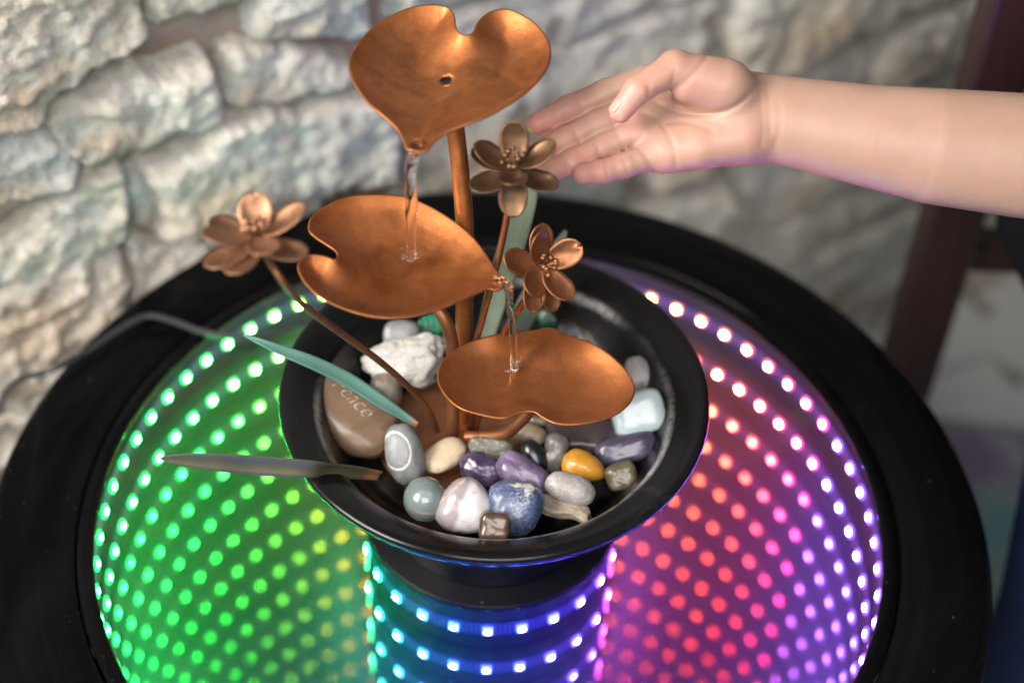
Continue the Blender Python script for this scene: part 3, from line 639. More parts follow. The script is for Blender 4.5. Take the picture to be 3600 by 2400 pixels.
# ------------------------------------------------------------------ bowl
prof = [(.0001, .0032), (.050, .0030), (.0525, .0036), (.0535, .006), (.0555, .020), (.059, .036), (.066, .052), (.078, .066), (.090, .0755), (.0975, .0800), (.0995, .0815), (.1003, .0838), (.0998, .0858), (.0985, .0866), (.0965, .0866), (.0905, .0838), (.0845, .0802), (.0825, .0785), (.0810, .0765), (.0790, .0725), (.075, .0650), (.069, .0575), (.061, .0525), (.050, .0505), (.0001, .0500)]
V, F = lathe(prof, 160)
bowl = obj('fountain_bowl', V, F, M['bowl'], None, True)
tag(bowl, 'round black ceramic bowl with wide brim holding the stones', 'bowl')
V = [(.0625 * math.cos(2 * math.pi * i / 64), .0625 * math.sin(2 * math.pi * i / 64), .0546) for i in range(64)]
w = obj('bowl_water', V, [tuple(range(64))], M['water'])
tag(w, 'shallow clear water standing in the black bowl', 'water')

# ------------------------------------------------------------------ copper fountain
base = Vector(DATA['base'])
ft = empty('leaf_fountain', (base.x, base.y, .0505))
tag(ft, 'copper leaf fountain with three heart-shaped dishes, flowers and long green blades', 'fountain')
FL = tuple(ft.location)
V, F = lathe([(.0001, .0528), (.037, .0528), (.0385, .0534), (.0392, .0526), (.0390, .0504), (.0001, .0504)], 72)
obj('base_plate', [(a + base.x, b + base.y, c) for a, b, c in V], F, M['copper_dull'], ft, True, FL)
def pipe(name, pts, r0, r1, mat, parent, n=10):
    P = catmull(pts, n)
    k = len(P)
    V, F = tube(P, [r0 + (r1 - r0) * i / (k - 1) for i in range(k)], 16)
    return obj(name, V, F, mat, parent, True, FL)
pipe('water_pipe', DATA['pipe'], .0041, .0040, M['copper'], ft)
pipe('leaf_stem', DATA['stem2'], .0031, .0030, M['copper_dull'], ft)
pipe('leaf_stem', DATA['stem3'], .0030, .0029, M['copper_dull'], ft)

def leaf_dish(d, depth, width, lip, hole=None, mat='copper_wet', seed=1, curl=0.0):
    O = [Vector(p) for p in d['o']]; nrm = Vector(d['n']).normalized(); tip = Vector(d['tip'])
    c = sum(O, Vector()) / len(O)
    ex = (tip - c); ex = (ex - nrm * ex.dot(nrm)).normalized(); ey = nrm.cross(ex)
    P2 = [Vector(((p - c).dot(ex), (p - c).dot(ey), 0)) for p in O]
    Q = [Vector((q.x, q.y)) for q in catmull(P2, 6, True)]
    W, fs, dist = fill_polygon(Q, .0018, .55, (.0006, .0014, .0024, .0036, .0050))
    t2 = Vector(((tip - c).dot(ex), (tip - c).dot(ey)))
    V = []
    for (x, y), dd in zip(W, dist):
        tl = math.hypot(x - t2.x, y - t2.y)
        k = min(1.0, max(0.0, (tl - .004) / .026)); k = k * k * (3 - 2 * k)
        h = -depth * (1 - math.exp(-(dd / width) ** 1.15)) * (.30 + .70 * k)
        h -= lip * (1 - k)
        h += (.0003 * noise.fractal(Vector((x * 60, y * 60, seed)), .8, 2, 3) + .0006 * noise.noise(Vector((x * 40, y * 40, seed * 3.1)))) * min(1, .25 + dd / .012)
        p = c + ex * x + ey * y + nrm * h
        V.append(p)
    if hole is not None:
        hp = Vector(hole); h2 = Vector(((hp - c).dot(ex), (hp - c).dot(ey)))
        fs = [f for f in fs if (sum((Vector(W[i]) for i in f), Vector((0, 0))) / 3 - h2).length > .0024]
    o = obj('leaf_dish', V, fs, M[mat], ft, True, FL)
    solidify(o, .0009, -1)
    return o, (c, ex, ey, nrm, Q, t2)
L = DATA['leaf']
lo1, g1 = leaf_dish(L[0], .0110, .0105, .003, DATA['hole'], seed=1)
lo1['label'] = 'top dish with a dark water hole'
lo2, g2 = leaf_dish(L[1], .0110, .0110, .003, seed=2); lo2['label'] = 'middle dish pointing right'
lo3, g3 = leaf_dish(L[2], .0100, .0105, .0015, seed=3); lo3['label'] = 'lowest dish with its notch to the front'
# dark disc stands in for shade inside the pipe, below the top dish's hole
hp = Vector(DATA['hole']); n1 = Vector(L[0]['n'])
t = NT('pipe_bore_shade'); M['bore_shade'] = t.pbr((.012, .008, .006), .6)
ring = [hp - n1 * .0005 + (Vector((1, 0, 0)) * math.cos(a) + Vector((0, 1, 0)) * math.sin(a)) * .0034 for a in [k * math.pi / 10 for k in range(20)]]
obj('pipe_mouth_shade', ring, [tuple(range(20))], M['bore_shade'], ft, False, FL)

def pool(g, shrink, level, label, land=None):
    c, ex, ey, nrm, Q, t2 = g
    W, fs, d = fill_polygon(Q, .0013, .5)
    l2 = None
    if land is not None:
        lv = Vector(land); l2 = Vector(((lv - c).dot(ex), (lv - c).dot(ey)))
    idx = {}
    V = []
    keep = [i for i in range(len(W)) if d[i] > shrink or math.hypot(W[i][0] - t2.x, W[i][1] - t2.y) < .016]
    for i in keep:
        idx[i] = len(V)
        tl = math.hypot(W[i][0] - t2.x, W[i][1] - t2.y)
        rip = .00012 * noise.noise(Vector((W[i][0] * 160, W[i][1] * 160, 0)))
        if l2 is not None:
            rl = math.hypot(W[i][0] - l2.x, W[i][1] - l2.y)
            rip += .00042 * math.sin(rl * 1500) * math.exp(-rl / .0065)
        V.append(c + ex * W[i][0] + ey * W[i][1] + nrm * (level + rip - max(0, .014 - tl) * .12))
    F2 = [tuple(idx[i] for i in f) for f in fs if all(i in idx for i in f)]
    o = obj('water_pool', V, F2, M['water'], None, True, tuple(c))
    tag(o, label, 'water', 'pools of water in the copper leaves')
pool(g1, .0040, -.0037, 'thin pool of water in the topmost copper leaf with the dark hole', DATA['hole'])
pool(g2, .0040, -.0038, 'thin pool of water in the middle copper leaf below the first stream', DATA['land1'])
pool(g3, .0050, -.0041, 'thin pool of water in the lowest copper leaf above the stones', DATA['land3'])

def flower(center, axis, upper, lower, mat, stem_pts, stem_mat, label, seed, size=1.0):
    r = random.Random(seed)
    c = Vector(center); a = Vector(axis).normalized()
    e1 = (RT - a * RT.dot(a)).normalized(); e2 = a.cross(e1)
    fo = empty('flower', tuple(c)); fo.parent = ft; fo.matrix_parent_inverse = Matrix.Translation(ft.location).inverted()
    fo['label'] = label
    P = catmull(stem_pts, 8)
    V, F = tube(P, .00155, 12)
    obj('flower_stem', V, F, stem_mat, fo, True, tuple(c))
    def petal(az, el, Ln, Wd, lift, notch):
        az = math.radians(az); el = math.radians(el)
        rd = e1 * math.cos(az) + e2 * math.sin(az)
        d = rd * math.cos(el) + a * math.sin(el); up = a * math.cos(el) - rd * math.sin(el); sd = d.cross(up)
        ns, nt = 14, 8
        V = []; F = []
        for i in range(ns + 1):
            s = i / ns
            e_ = (.56 - s) / .575 if s < .56 else (s - .56) / .442; w = Wd / 2 * math.sqrt(max(.012, 1 - e_ * e_))
            for j in range(nt + 1):
                t_ = -1 + 2 * j / nt
                x = t_ * w
                y = s * Ln
                if notch: y -= notch * max(0, s - .6) / .4 * max(0, 1 - abs(t_) * 2.0)
                cup = .30 * (x * x) / (Wd / 2) + .0022 * (s * 2 - 1) ** 2 - .0020
                h = cup + .0003 * noise.noise(Vector((x * 300, y * 300, seed + az)))
                V.append(c + a * lift + rd * .0016 + d * y + sd * x + up * h)
        for i in range(ns):
            for j in range(nt):
                q = i * (nt + 1) + j; F.append((q, q + 1, q + nt + 2, q + nt + 1))
        o = obj('petal', V, F, mat, fo, True, tuple(c)); solidify(o, .00055, 0)
    for az, el, ls, nt in upper: petal(az, el, .0182 * size * ls, .0130 * size, .0018, nt)
    for az, el, ls, nt in lower: petal(az, el, .0188 * size * ls, .0126 * size, -.0008, nt)
    for k in range(9):
        az = 2 * math.pi * k / 9 + r.uniform(-.25, .25); el = math.radians(r.uniform(34, 66)); Ln = r.uniform(.0050, .0078) * size
        d = (e1 * math.cos(az) + e2 * math.sin(az)) * math.cos(el) + a * math.sin(el)
        p0 = c + a * .0018; p1 = p0 + d * Ln * .55 + a * .0006; p2 = p0 + d * Ln
        V, F = tube(catmull([p0, p1, p2], 4), .00042, 6)
        bm = bmesh.new(); bmesh.ops.create_icosphere(bm, subdivisions=2, radius=r.uniform(.00105, .00155) * size)
        k0 = len(V); V = list(V) + [p2 + v.co for v in bm.verts]; F = list(F) + [tuple(k0 + v.index for v in f.verts) for f in bm.faces]; bm.free()
        obj('stamen', V, F, mat, fo, True, tuple(c))
    return fo
fl_ = DATA['fl']
flower(fl_[0], (-.04, -.10, 1), [(90, 58, 1, 0), (168, 30, 1, 0), (12, 30, 1.05, 0), (268, 20, .95, .0008)], [(148, 6, 1.05, 0), (212, 2, 1.08, 0), (265, -58, 1.05, 0), (330, 0, 1.05, 0)], M['copper_old'], DATA['fstem1'], M['copper_dull'], 'browned flower beside the fingertips', 5, .97)
flower(fl_[1], (.48, -.50, .72), [(126, 40, .98, 0), (34, 38, 1, .0022), (236, 16, .95, 0), (305, 20, 1, 0)], [(98, 20, .98, 0), (176, 8, 1.05, 0), (264, -14, 1.05, 0), (301, -16, 1.1, 0)], M['copper_dull'], DATA['fstem2'], M['copper'], 'reddish flower right of the second stream', 6, .95)
flower(fl_[2], (-.06, .10, 1), [(97, 44, .84, .002), (22, 24, 1.08, 0), (203, 18, 1.08, 0), (292, 10, .9, 0)], [(158, 16, 1, 0), (333, -2, 1.05, 0), (245, -6, 1.0, 0), (212, -8, 1.1, 0)], M['copper_pale'], DATA['fstem3'], M['copper_dull'], 'blurred flower in front of the wall on the left', 8, 1.05)

def blade(data, mat, cup, label, facing):
    P = catmull([d[:3] for d in data], 8); R = [q.x for q in catmull([(d[3], 0, 0) for d in data], 8)]
    V = []; F = []; al = []
    nt = 6
    for i, p in enumerate(P):
        tn = (P[min(i + 1, len(P) - 1)] - P[max(i - 1, 0)]).normalized()
        fn = (facing - tn * facing.dot(tn)).normalized(); sd = tn.cross(fn)
        for j in range(nt + 1):
            s = -1 + 2 * j / nt
            V.append(p + sd * (s * R[i]) + fn * (cup * R[i] * (s * s - .5)))
            al.append(i / (len(P) - 1))
    for i in range(len(P) - 1):
        for j in range(nt):
            q = i * (nt + 1) + j; F.append((q, q + 1, q + nt + 2, q + nt + 1))
    o = obj('blade', V, F, mat, ft, True, FL)
    at = o.data.attributes.new('along', 'FLOAT', 'POINT'); at.data.foreach_set('value', al)
    solidify(o, .0008, 0); o['label'] = label
vw = -FW
blade(DATA['bladeA'], M['blade_teal'], .22, 'teal blade crossing the brown stone', (vw + Vector((0.1, 0, .35))).normalized())
blade(DATA['bladeB'], M['blade_olive'], .30, 'olive blade reaching left over the glass', (vw + Vector((0, -.5, -.15))).normalized())
blade(DATA['bladeC'], M['blade_grey'], .25, 'tall grey-green blade behind the flowers', (vw + Vector((-.35, 0, 0))).normalized())
blade(DATA['bladeD'], M['blade_grey'], .25, 'shorter grey-green blade behind the second flower', (vw + Vector((.2, 0, .1))).normalized())

# ------------------------------------------------------------------ falling water
def stream(pts, radii, flat, twist, label, seed):
    P = catmull(pts, 14); k = len(P)
    R = [q.x for q in catmull([(a, 0, 0) for a in radii], max(1, 14 * (len(pts) - 1) // (len(radii) - 1)))]
    R = (R + [R[-1]] * k)[:k]
    R = [rr * (1 + .10 * noise.noise(Vector((i * .23, seed, 0)))) for i, rr in enumerate(R)]
    P = [p + Vector((.00035 * noise.noise(Vector((i * .16, seed, 1))), .0003 * noise.noise(Vector((i * .16, seed, 2))), 0)) * min(1, i / 12) for i, p in enumerate(P)]
    R = [rr * (1 + .22 * noise.noise(Vector((i * .11, seed, 5))) + .10 * noise.noise(Vector((i * .5, seed, 6)))) for i, rr in enumerate(R)]
    V, F = tube(P, R, 20, flat, twist, True, .6)
    o = obj('water_stream', V, F, M['stream'], None, True, tuple(P[0]))
    tag(o, label, 'water stream', 'streams of falling water')
    # the little crown and bubbles where it lands
    rr = random.Random(seed); V = []; F = []
    e = P[-1] + Vector((0, 0, .0034))
    nr, nt = 22, 7
    for i in range(nr):
        a = 2 * math.pi * i / nr; R0 = .0026 * (1 + .18 * noise.noise(Vector((math.cos(a) * 2, math.sin(a) * 2, seed))))
        for k in range(nt):
            q = 2 * math.pi * k / nt; rm = .00036
            V.append(e + Vector(((R0 + rm * math.cos(q)) * math.cos(a), (R0 + rm * math.cos(q)) * math.sin(a), rm * math.sin(q) + .0002 * math.sin(a * 3 + seed))))
    for i in range(nr):
        for k in range(nt):
            F.append((i * nt + k, ((i + 1) % nr) * nt + k, ((i + 1) % nr) * nt + (k + 1) % nt, i * nt + (k + 1) % nt))
    for q in range(9):
        bm = bmesh.new(); bmesh.ops.create_icosphere(bm, subdivisions=2, radius=rr.uniform(.00035, .0009))
        a = rr.uniform(0, 6.28); d = rr.uniform(.001, .0062); c = e + Vector((math.cos(a) * d, math.sin(a) * d, rr.uniform(-.0002, .0006)))
        k0 = len(V); V += [c + v.co for v in bm.verts]; F += [tuple(k0 + v.index for v in f.verts) for f in bm.faces]; bm.free()
    so2 = obj('splash', V, F, M['stream'], o, True, tuple(o.location)); so2['kind'] = 'stuff'
t1 = Vector(L[0]['tip']); l1 = Vector(DATA['land1'])
stream([t1 + Vector((.0018, .005, -.0022)), t1 + Vector((.0002, -.0008, -.0042)), t1.lerp(l1, .25) + Vector((-.0004, -.001, 0)), t1.lerp(l1, .6), l1 + Vector((0, 0, -.003))], [.0020, .0036, .0032, .0025, .0020], .55, 1.3, 'clear stream of water falling from the top copper leaf', 2)
t2_ = Vector(L[1]['tip']); l3_ = Vector(DATA['land3'])
stream([t2_ + Vector((-.0045, .001, -.0016)), t2_ + Vector((.0012, -.0006, -.0030)), t2_.lerp(l3_, .18) + Vector((.0012, 0, 0)), t2_.lerp(l3_, .55) + Vector((.0010, 0, 0)), l3_ + Vector((0, 0, -.003))], [.0014, .0028, .0029, .0027, .0024], .62, 2.2, 'clear twisting stream of water falling from the middle copper leaf', 5)

# ------------------------------------------------------------------ stones in the bowl
def stone_mat(name, c1, c2, scale=60, rough=.25, coat=.3, bump=.1, sss=0.0, kind=None, trans=0.0, c3=None):
    t = NT(name)
    c1 = tuple(q * .68 for q in c1); c2 = tuple(q * .76 for q in c2)
    n1 = t.tex(scale, 6, .6, dist=.5); n2 = t.tex(scale * 7, 4, .65)
    col = t.mix(t.rng(n1, .32, .68), c1, c2)
    if kind == 'veins':
        for sc_, wd_, amt, cc in ((95, .016, .9, (.50, .47, .42)), (190, .020, .75, (.46, .45, .44)), (330, .022, .5, (.40, .40, .42))):
            nv = t.tex(sc_, 4, .6, dist=1.2)
            f = t.math('MULTIPLY', t.rng(t.math('ABSOLUTE', t.math('SUBTRACT', nv, .5)), .0, wd_, amt, 0), t.rng(n1, .40, .60, .15, 1))
            col = t.mix(f, col, cc)
        patch = t.rng(t.tex(70, 4, .6), .60, .66)
        col = t.mix(patch, col, (.62, .58, .50))
    if kind == 'bands':
        tc = t.add('ShaderNodeTexCoord'); wv = t.add('ShaderNodeTexWave', Scale=110.0, Distortion=6.0, Detail=2.0)
        wv.inputs['Detail Scale'].default_value = .6
        t.put(wv.inputs['Vector'], tc.outputs['Object'])
        col = t.mix(wv.outputs['Fac'], c1, c2)
    if kind == 'ring':
        tc = t.add('ShaderNodeTexCoord'); sx = t.add('ShaderNodeSeparateXYZ'); t.put(sx.inputs[0], tc.outputs['Object'])
        rr = t.math('SQRT', t.math('ADD', t.math('POWER', t.math('MULTIPLY', t.math('ADD', sx.outputs[0], .0030), 1.35), 2.0), t.math('POWER', t.math('SUBTRACT', sx.outputs[1], .0030), 2.0)))
        f = t.rng(t.math('ABSOLUTE', t.math('SUBTRACT', t.math('ADD', rr, t.math('MULTIPLY', n1, .0024)), .0099)), .0002, .0009, 1, 0)
        f = t.math('MULTIPLY', f, t.math('GREATER_THAN', sx.outputs[2], 0.0))
        inn = t.rng(rr, .006, .0093, .35, 0)
        col = t.mix(inn, col, (.34, .37, .40)); col = t.mix(f, col, (.50, .50, .49))
    if kind == 'half':
        tc = t.add('ShaderNodeTexCoord'); sx = t.add('ShaderNodeSeparateXYZ'); t.put(sx.inputs[0], tc.outputs['Object'])
        f = t.rng(t.math('ADD', t.math('ADD', sx.outputs[0], t.math('MULTIPLY', sx.outputs[1], -.35)), t.math('MULTIPLY', n1, .004)), -.0010, .0012)
        col = t.mix(f, c1, c2)
        st = t.math('SUBTRACT', t.math('ADD', sx.outputs[1], t.math('MULTIPLY', sx.outputs[0], -.9)), .0125)
        col = t.mix(t.math('MULTIPLY', t.rng(t.math('ABSOLUTE', st), .0003, .0012, 1, 0), t.rng(n1, .4, .55)), col, (.60, .50, .34))
    if kind == 'crystal':
        n5 = t.tex(scale * 5, 5, .8)
        col = t.mix(t.rng(n5, .54, .66), col, c3)
    if kind == 'sparkle':
        n5 = t.tex(900, 4, .8)
        col = t.mix(t.rng(n5, .55, .70, 0, .7), col, c3)
    if name not in ('s_marble', 's_opal'):
        n8 = t.tex(scale * 4, 5, .7, dist=.8); n9 = t.tex(scale * .6, 4, .6, dist=1.5)
        col = t.mix(t.rng(n8, .56, .70, 0, .45), col, tuple(q * .5 for q in c1)); col = t.mix(t.rng(n9, .54, .66, 0, .35), col, tuple(min(1, q * 1.35) for q in c2))
    h = t.bump(n2, bump * 1.3 + .02, .0012, t.bump(n1, bump * .8 + .02, .002))
    kw = dict(Coat_Weight=coat * .45, Coat_Roughness=.22)
    rough = rough + .08
    if sss: kw.update(Subsurface_Weight=sss, Subsurface_Radius=(1, .9, .9), Subsurface_Scale=.004)
    if trans: kw.update(Transmission_Weight=trans, IOR=1.46)
    return t.pbr(col, rough, 0.0, h, **kw)
SM = {
 'peace_stone': ('engraved_stone', stone_mat('s_brown', (.17, .105, .064), (.20, .128, .080), 40, .34, .25, .04), 'large smooth brown stone engraved with a word, under the teal blade'),
 'white_rock': ('rough_rock', stone_mat('s_white_rock', (.92, .93, .93), (.62, .57, .50), 90, .9, 0, 1.0, kind='sparkle', c3=(.50, .47, .43)), 'rough white chalky rock lying beside the curved flower stem'),
 'grey_pebble': ('pebble', stone_mat('s_grey', (.25, .26, .27), (.36, .37, .38), 60, .3, .3, .05), 'smooth grey pebble behind the rough white rock'),
 'malachite': ('banded_stone', stone_mat('s_malachite', (.004, .10, .055), (.03, .36, .19), 60, .25, .3, .05, kind='bands'), 'bright green banded stone below the middle copper leaf'),
 'pale_green_stone': ('pebble', stone_mat('s_pale_green', (.40, .46, .40), (.62, .64, .60), 80, .3, .3, .08), 'small pale green stone seen between the copper pipe and a thin stem'),
 'dark_green_stone': ('banded_stone', stone_mat('s_dark_green', (.004, .045, .025), (.012, .11, .06), 60, .3, .3, .05, kind='bands'), 'dark green stone at the back below the reddish flower'),
 'slate_stone': ('pebble', stone_mat('s_slate', (.085, .085, .11), (.13, .13, .16), 60, .35, .2, .08), 'slate grey stone at the back behind the lowest copper leaf'),
 'olive_brown_stone': ('pebble', stone_mat('s_olive_b', (.11, .085, .045), (.16, .12, .06), 60, .3, .3, .06), 'olive brown stone at the back, right of the slate stone'),
 'lilac_stone': ('pebble', stone_mat('s_lilac', (.34, .29, .31), (.44, .40, .42), 70, .35, .2, .08, sss=.2), 'dusty lilac stone behind the milky white stone'),
 'white_opal': ('tumbled_stone', stone_mat('s_opal', (.70, .86, .90), (.80, .90, .92), 40, .16, .5, .01, sss=.6), 'milky bluish white tumbled stone right of the lowest leaf'),
 'long_purple_stone': ('tumbled_stone', stone_mat('s_purple_long', (.060, .045, .10), (.15, .12, .19), 60, .2, .5, .06), 'long dark purple stone below the milky white stone'),
 'olive_cube_stone': ('tumbled_stone', stone_mat('s_olive_c', (.12, .10, .055), (.18, .155, .095), 70, .22, .5, .05, sss=.2), 'olive grey cubic stone, rightmost near the bowl brim'),
 'amber_stone': ('tumbled_stone', stone_mat('s_amber', (.60, .27, .022), (.68, .34, .04), 50, .22, .4, .02, sss=.3), 'amber yellow egg-shaped stone'),
 'plum_slab': ('tumbled_stone', stone_mat('s_plum', (.060, .040, .050), (.115, .085, .09), 50, .25, .4, .08), 'large dark plum stone below the right lobe of the lowest leaf'),
 'olive_pebble': ('pebble', stone_mat('s_olive', (.10, .085, .05), (.17, .15, .10), 80, .3, .3, .06), 'small olive pebble just under the notch of the lowest leaf'),
 'beige_stone': ('pebble', stone_mat('s_beige', (.32, .23, .15), (.42, .33, .23), 60, .3, .3, .05), 'beige brown stone right of the curved leaf stem'),
 'twisted_grey_stone': ('tumbled_stone', stone_mat('s_twist', (.10, .09, .085), (.24, .23, .22), 70, .2, .6, .12), 'glossy grey brown lump between the black pebble and the amber stone'),
 'black_pebble': ('pebble', stone_mat('s_black', (.006, .008, .011), (.014, .018, .024), 60, .2, .6, .02), 'glossy black oval pebble'),
 'grey_green_crystal': ('crystal', stone_mat('s_crystal', (.12, .125, .095), (.17, .17, .13), 70, .4, .2, .25, kind='crystal', c3=(.48, .50, .46)), 'grey green crystal block with a sparkling broken end'),
 'dark_purple_stone': ('tumbled_stone', stone_mat('s_dark_purple', (.022, .020, .040), (.11, .075, .16), 70, .18, .6, .06), 'glossy near-black purple stone in front of the grey green crystal'),
 'amethyst': ('tumbled_stone', stone_mat('s_amethyst', (.095, .055, .13), (.26, .20, .34), 55, .2, .5, .06, sss=.15), 'violet tumbled stone leaning above the blue veined stone'),
 'cream_stone': ('pebble', stone_mat('s_cream', (.66, .52, .36), (.72, .60, .44), 60, .35, .2, .03, sss=.3), 'cream coloured flat pebble lying on the copper plate'),
 'ringed_grey_stone': ('ringed_pebble', stone_mat('s_ringed', (.15, .155, .16), (.23, .235, .24), 120, .4, .15, .06, kind='ring'), 'grey pebble with a white ring around its top'),
 'glass_marble': ('glass_marble', stone_mat('s_marble', (.70, .93, .93), (.86, 1.0, 1.0), 40, .0, .5, .0, trans=.75), 'pale aqua glass marble'),
 'rose_quartz': ('tumbled_stone', stone_mat('s_rose', (.44, .38, .41), (.74, .70, .73), 50, .16, .6, .02, sss=.4, kind='half'), 'large pale lilac white stone beside the glass marble'),
 'blue_veined_stone': ('tumbled_stone', stone_mat('s_sodalite', (.03, .055, .16), (.09, .14, .30), 60, .26, .4, .06, kind='veins'), 'blue stone with a net of white veins'),
 'brown_barrel_stone': ('tumbled_stone', stone_mat('s_barrel', (.075, .045, .03), (.13, .075, .045), 60, .18, .7, .03), 'small brown barrel-shaped stone on the front brim'),
 'sparkling_grey_stone': ('pebble', stone_mat('s_sparkle', (.33, .30, .29), (.42, .39, .375), 80, .35, .3, .12, kind='sparkle', c3=(.66, .65, .64)), 'sparkling light grey oval stone lying on the tan one'),
 'tan_flat_stone': ('flat_stone', stone_mat('s_tan', (.34, .27, .19), (.50, .42, .33), 90, .35, .3, .2), 'tan knobbly flat stone underneath the sparkling grey oval'),
 'dark_grey_stone': ('pebble', stone_mat('s_dgrey', (.09, .09, .10), (.14, .14, .15), 80, .35, .3, .1), 'small dark grey stone at the right end of the rough white rock'),
 'taupe_pebble': ('pebble', stone_mat('s_taupe', (.20, .16, .13), (.26, .21, .17), 60, .35, .2, .05), 'taupe pebble half hidden behind the engraved brown stone'),
}
stones = {}
for q in DATA['stones']:
    nm, x, y, z, a, b, cdep, rot, pw, nz = q
    oname, mat, lab = SM[nm]
    bm = bmesh.new(); bmesh.ops.create_icosphere(bm, subdivisions=5 if a > .006 else 4, radius=1)
    sd = sum(ord(ch) for ch in nm) * .37
    for vtx in bm.verts:
        c_ = vtx.co
        e = (abs(c_.x) ** pw + abs(c_.y) ** pw + abs(c_.z) ** pw) ** (-1 / pw)
        c_ = c_ * e
        if nm == 'rose_quartz': c_ = Vector((c_.x * (1 - .42 * max(-.25, c_.y)), c_.y, c_.z))
        if nm == 'amber_stone': c_ = Vector((c_.x, c_.y * (1 - .35 * c_.x), c_.z))
        if nm == 'peace_stone': c_ = Vector((c_.x, c_.y * (1 + .10 * c_.x), c_.z))
        if nm == 'white_rock': c_ = Vector((c_.x, c_.y * (1 + .25 * c_.x) + .16 * c_.x * c_.x, c_.z))
        if nm == 'lilac_stone': c_ = Vector((c_.x * (1 - .3 * c_.y), c_.y, c_.z))
        if nm == 'twisted_grey_stone': c_ = Vector((c_.x + .35 * math.sin(c_.y * 2.6), c_.y, c_.z))
        if nm == 'tan_flat_stone': c_ = Vector((c_.x, c_.y + .35 * math.sin(c_.x * 3.5), c_.z))
        if nm == 'blue_veined_stone': c_ = Vector((c_.x * (1 + .22 * c_.y), c_.y, c_.z))
        d_ = nz * 1.4 * noise.fractal(c_ * 1.5 + Vector((sd, 0, 0)), .9, 2, 3)
        if nm == 'white_rock': d_ += .05 * noise.fractal(c_ * 6 + Vector((sd, 0, 0)), .6, 2.1, 5)
        c_ = c_ * (1 + d_)
        vtx.co = Vector((c_.x * a, c_.y * b, c_.z * cdep)) * 1.10
    me = bpy.data.meshes.new(oname); bm.to_mesh(me); bm.free(); me.shade_smooth(); me.materials.append(mat)
    o = link(oname, me)
    R3 = Matrix(((RT.x, UP.x, -FW.x), (RT.y, UP.y, -FW.y), (RT.z, UP.z, -FW.z)))
    if nm in ('peace_stone', 'plum_slab', 'cream_stone', 'tan_flat_stone'):
        # flat stones lie flatter in the bowl than the view plane
        tl = Matrix.Rotation(math.radians(-30), 3, RT); R3 = tl @ R3
    o.matrix_world = Matrix.Translation((x, y, z)) @ (R3 @ Matrix.Rotation(math.radians(rot), 3, 'Z')).to_4x4()
    tag(o, lab, 'stone', 'stones in the fountain bowl')
    stones[nm] = o
bpy.context.view_layer.update()
# the engraved word
ps = stones['peace_stone']
cu = bpy.data.curves.new('engraving', 'FONT'); cu.body = 'Peace'; cu.size = .0108; cu.shear = .35; cu.align_x = 'CENTER'; cu.align_y = 'CENTER'; cu.resolution_u = 4; cu.offset = -.00022
to = bpy.data.objects.new('engraving_src', cu); C.objects.link(to); bpy.context.view_layer.update()
tme = bpy.data.meshes.new_from_object(to.evaluated_get(bpy.context.evaluated_depsgraph_get()))
bpy.data.objects.remove(to)
tbm = bmesh.new(); tbm.from_mesh(tme); bmesh.ops.triangulate(tbm, faces=tbm.faces[:])
bmesh.ops.subdivide_edges(tbm, edges=[e for e in tbm.edges if e.calc_length() > .0012], cuts=2); tbm.to_mesh(tme); tbm.free()
bvh = BVHTree.FromObject(ps, bpy.context.evaluated_depsgraph_get())
ang = math.radians(-9)
for vtx in tme.vertices:
    px_, py_ = vtx.co.x, vtx.co.y
    lx = px_ * math.cos(ang) - py_ * math.sin(ang) - .0002; ly = px_ * math.sin(ang) + py_ * math.cos(ang) + .0052
    hit = bvh.ray_cast(Vector((lx, ly, .05)), Vector((0, 0, -1)))
    vtx.co = Vector((lx, ly, (hit[0].z if hit[0] else .006) + .00006))
t = NT('engraving'); M['engr'] = t.pbr(t.mix(t.rng(t.tex(700, 3), .4, .6), (.17, .12, .085), (.40, .37, .34)), .7)
tme.materials.clear(); tme.materials.append(M['engr'])
eo = bpy.data.objects.new('engraving', tme); C.objects.link(eo); eo.parent = ps; eo['label'] = 'word Peace cut into the stone'

# ------------------------------------------------------------------ cable
P = catmull(DATA['cable'], 8)
V = []; F = []
for sgn in (-1, 1):
    pts = []
    for i, p in enumerate(P):
        tn = (P[min(i + 1, len(P) - 1)] - P[max(i - 1, 0)]).normalized(); sd = tn.cross(Vector((0, 0, 1))).normalized()
        pts.append(p + sd * sgn * .0009)
    v_, f_ = tube(pts, .00112, 10); k0 = len(V); V += v_; F += [tuple(k0 + q for q in f) for f in f_]
cb = obj('power_cable', V, F, M['cable'])
tag(cb, 'thin black twin power cable lying over the left rim of the table', 'cable')

# ------------------------------------------------------------------ person: forearm and hand reaching in
H = DATA['hand']
org = Vector(H['org'])
AX = np.array([[*RT], [*UP], [*(-FW)]])
def loc(p): return AX @ (np.array(p[:3]) - np.array(org))
h_ = .00075
lo = np.array([-.080, -.062, -.052]); hi = np.array([.300, .062, .042])
nn_ = np.ceil((hi - lo) / h_).astype(int)
gx, gy, gz = [lo[i] + h_ * np.arange(nn_[i]) for i in range(3)]
X = gx[:, None, None].astype(np.float32); Y = gy[None, :, None].astype(np.float32); Z = gz[None, None, :].astype(np.float32)
def capsule(a, b, sub, wz=1.0):
    a3, b3 = loc(a), loc(b); ra, rb = a[3], b[3]
    x, y, z = sub
    bax, bay, baz = (b3 - a3); bz_ = baz / wz
    L2 = bax * bax + bay * bay + bz_ * bz_
    dx, dy, dz = x - a3[0], y - a3[1], (z - a3[2]) / wz
    t = np.clip((dx * bax + dy * bay + dz * bz_) / L2, 0, 1)
    return np.sqrt((dx - t * bax) ** 2 + (dy - t * bay) ** 2 + (dz - t * bz_) ** 2) - (ra + (rb - ra) * t)
def smin(a, b, k):
    hq = np.clip(k - np.abs(a - b), 0, None) / k
    return np.minimum(a, b) - hq * hq * k * .25
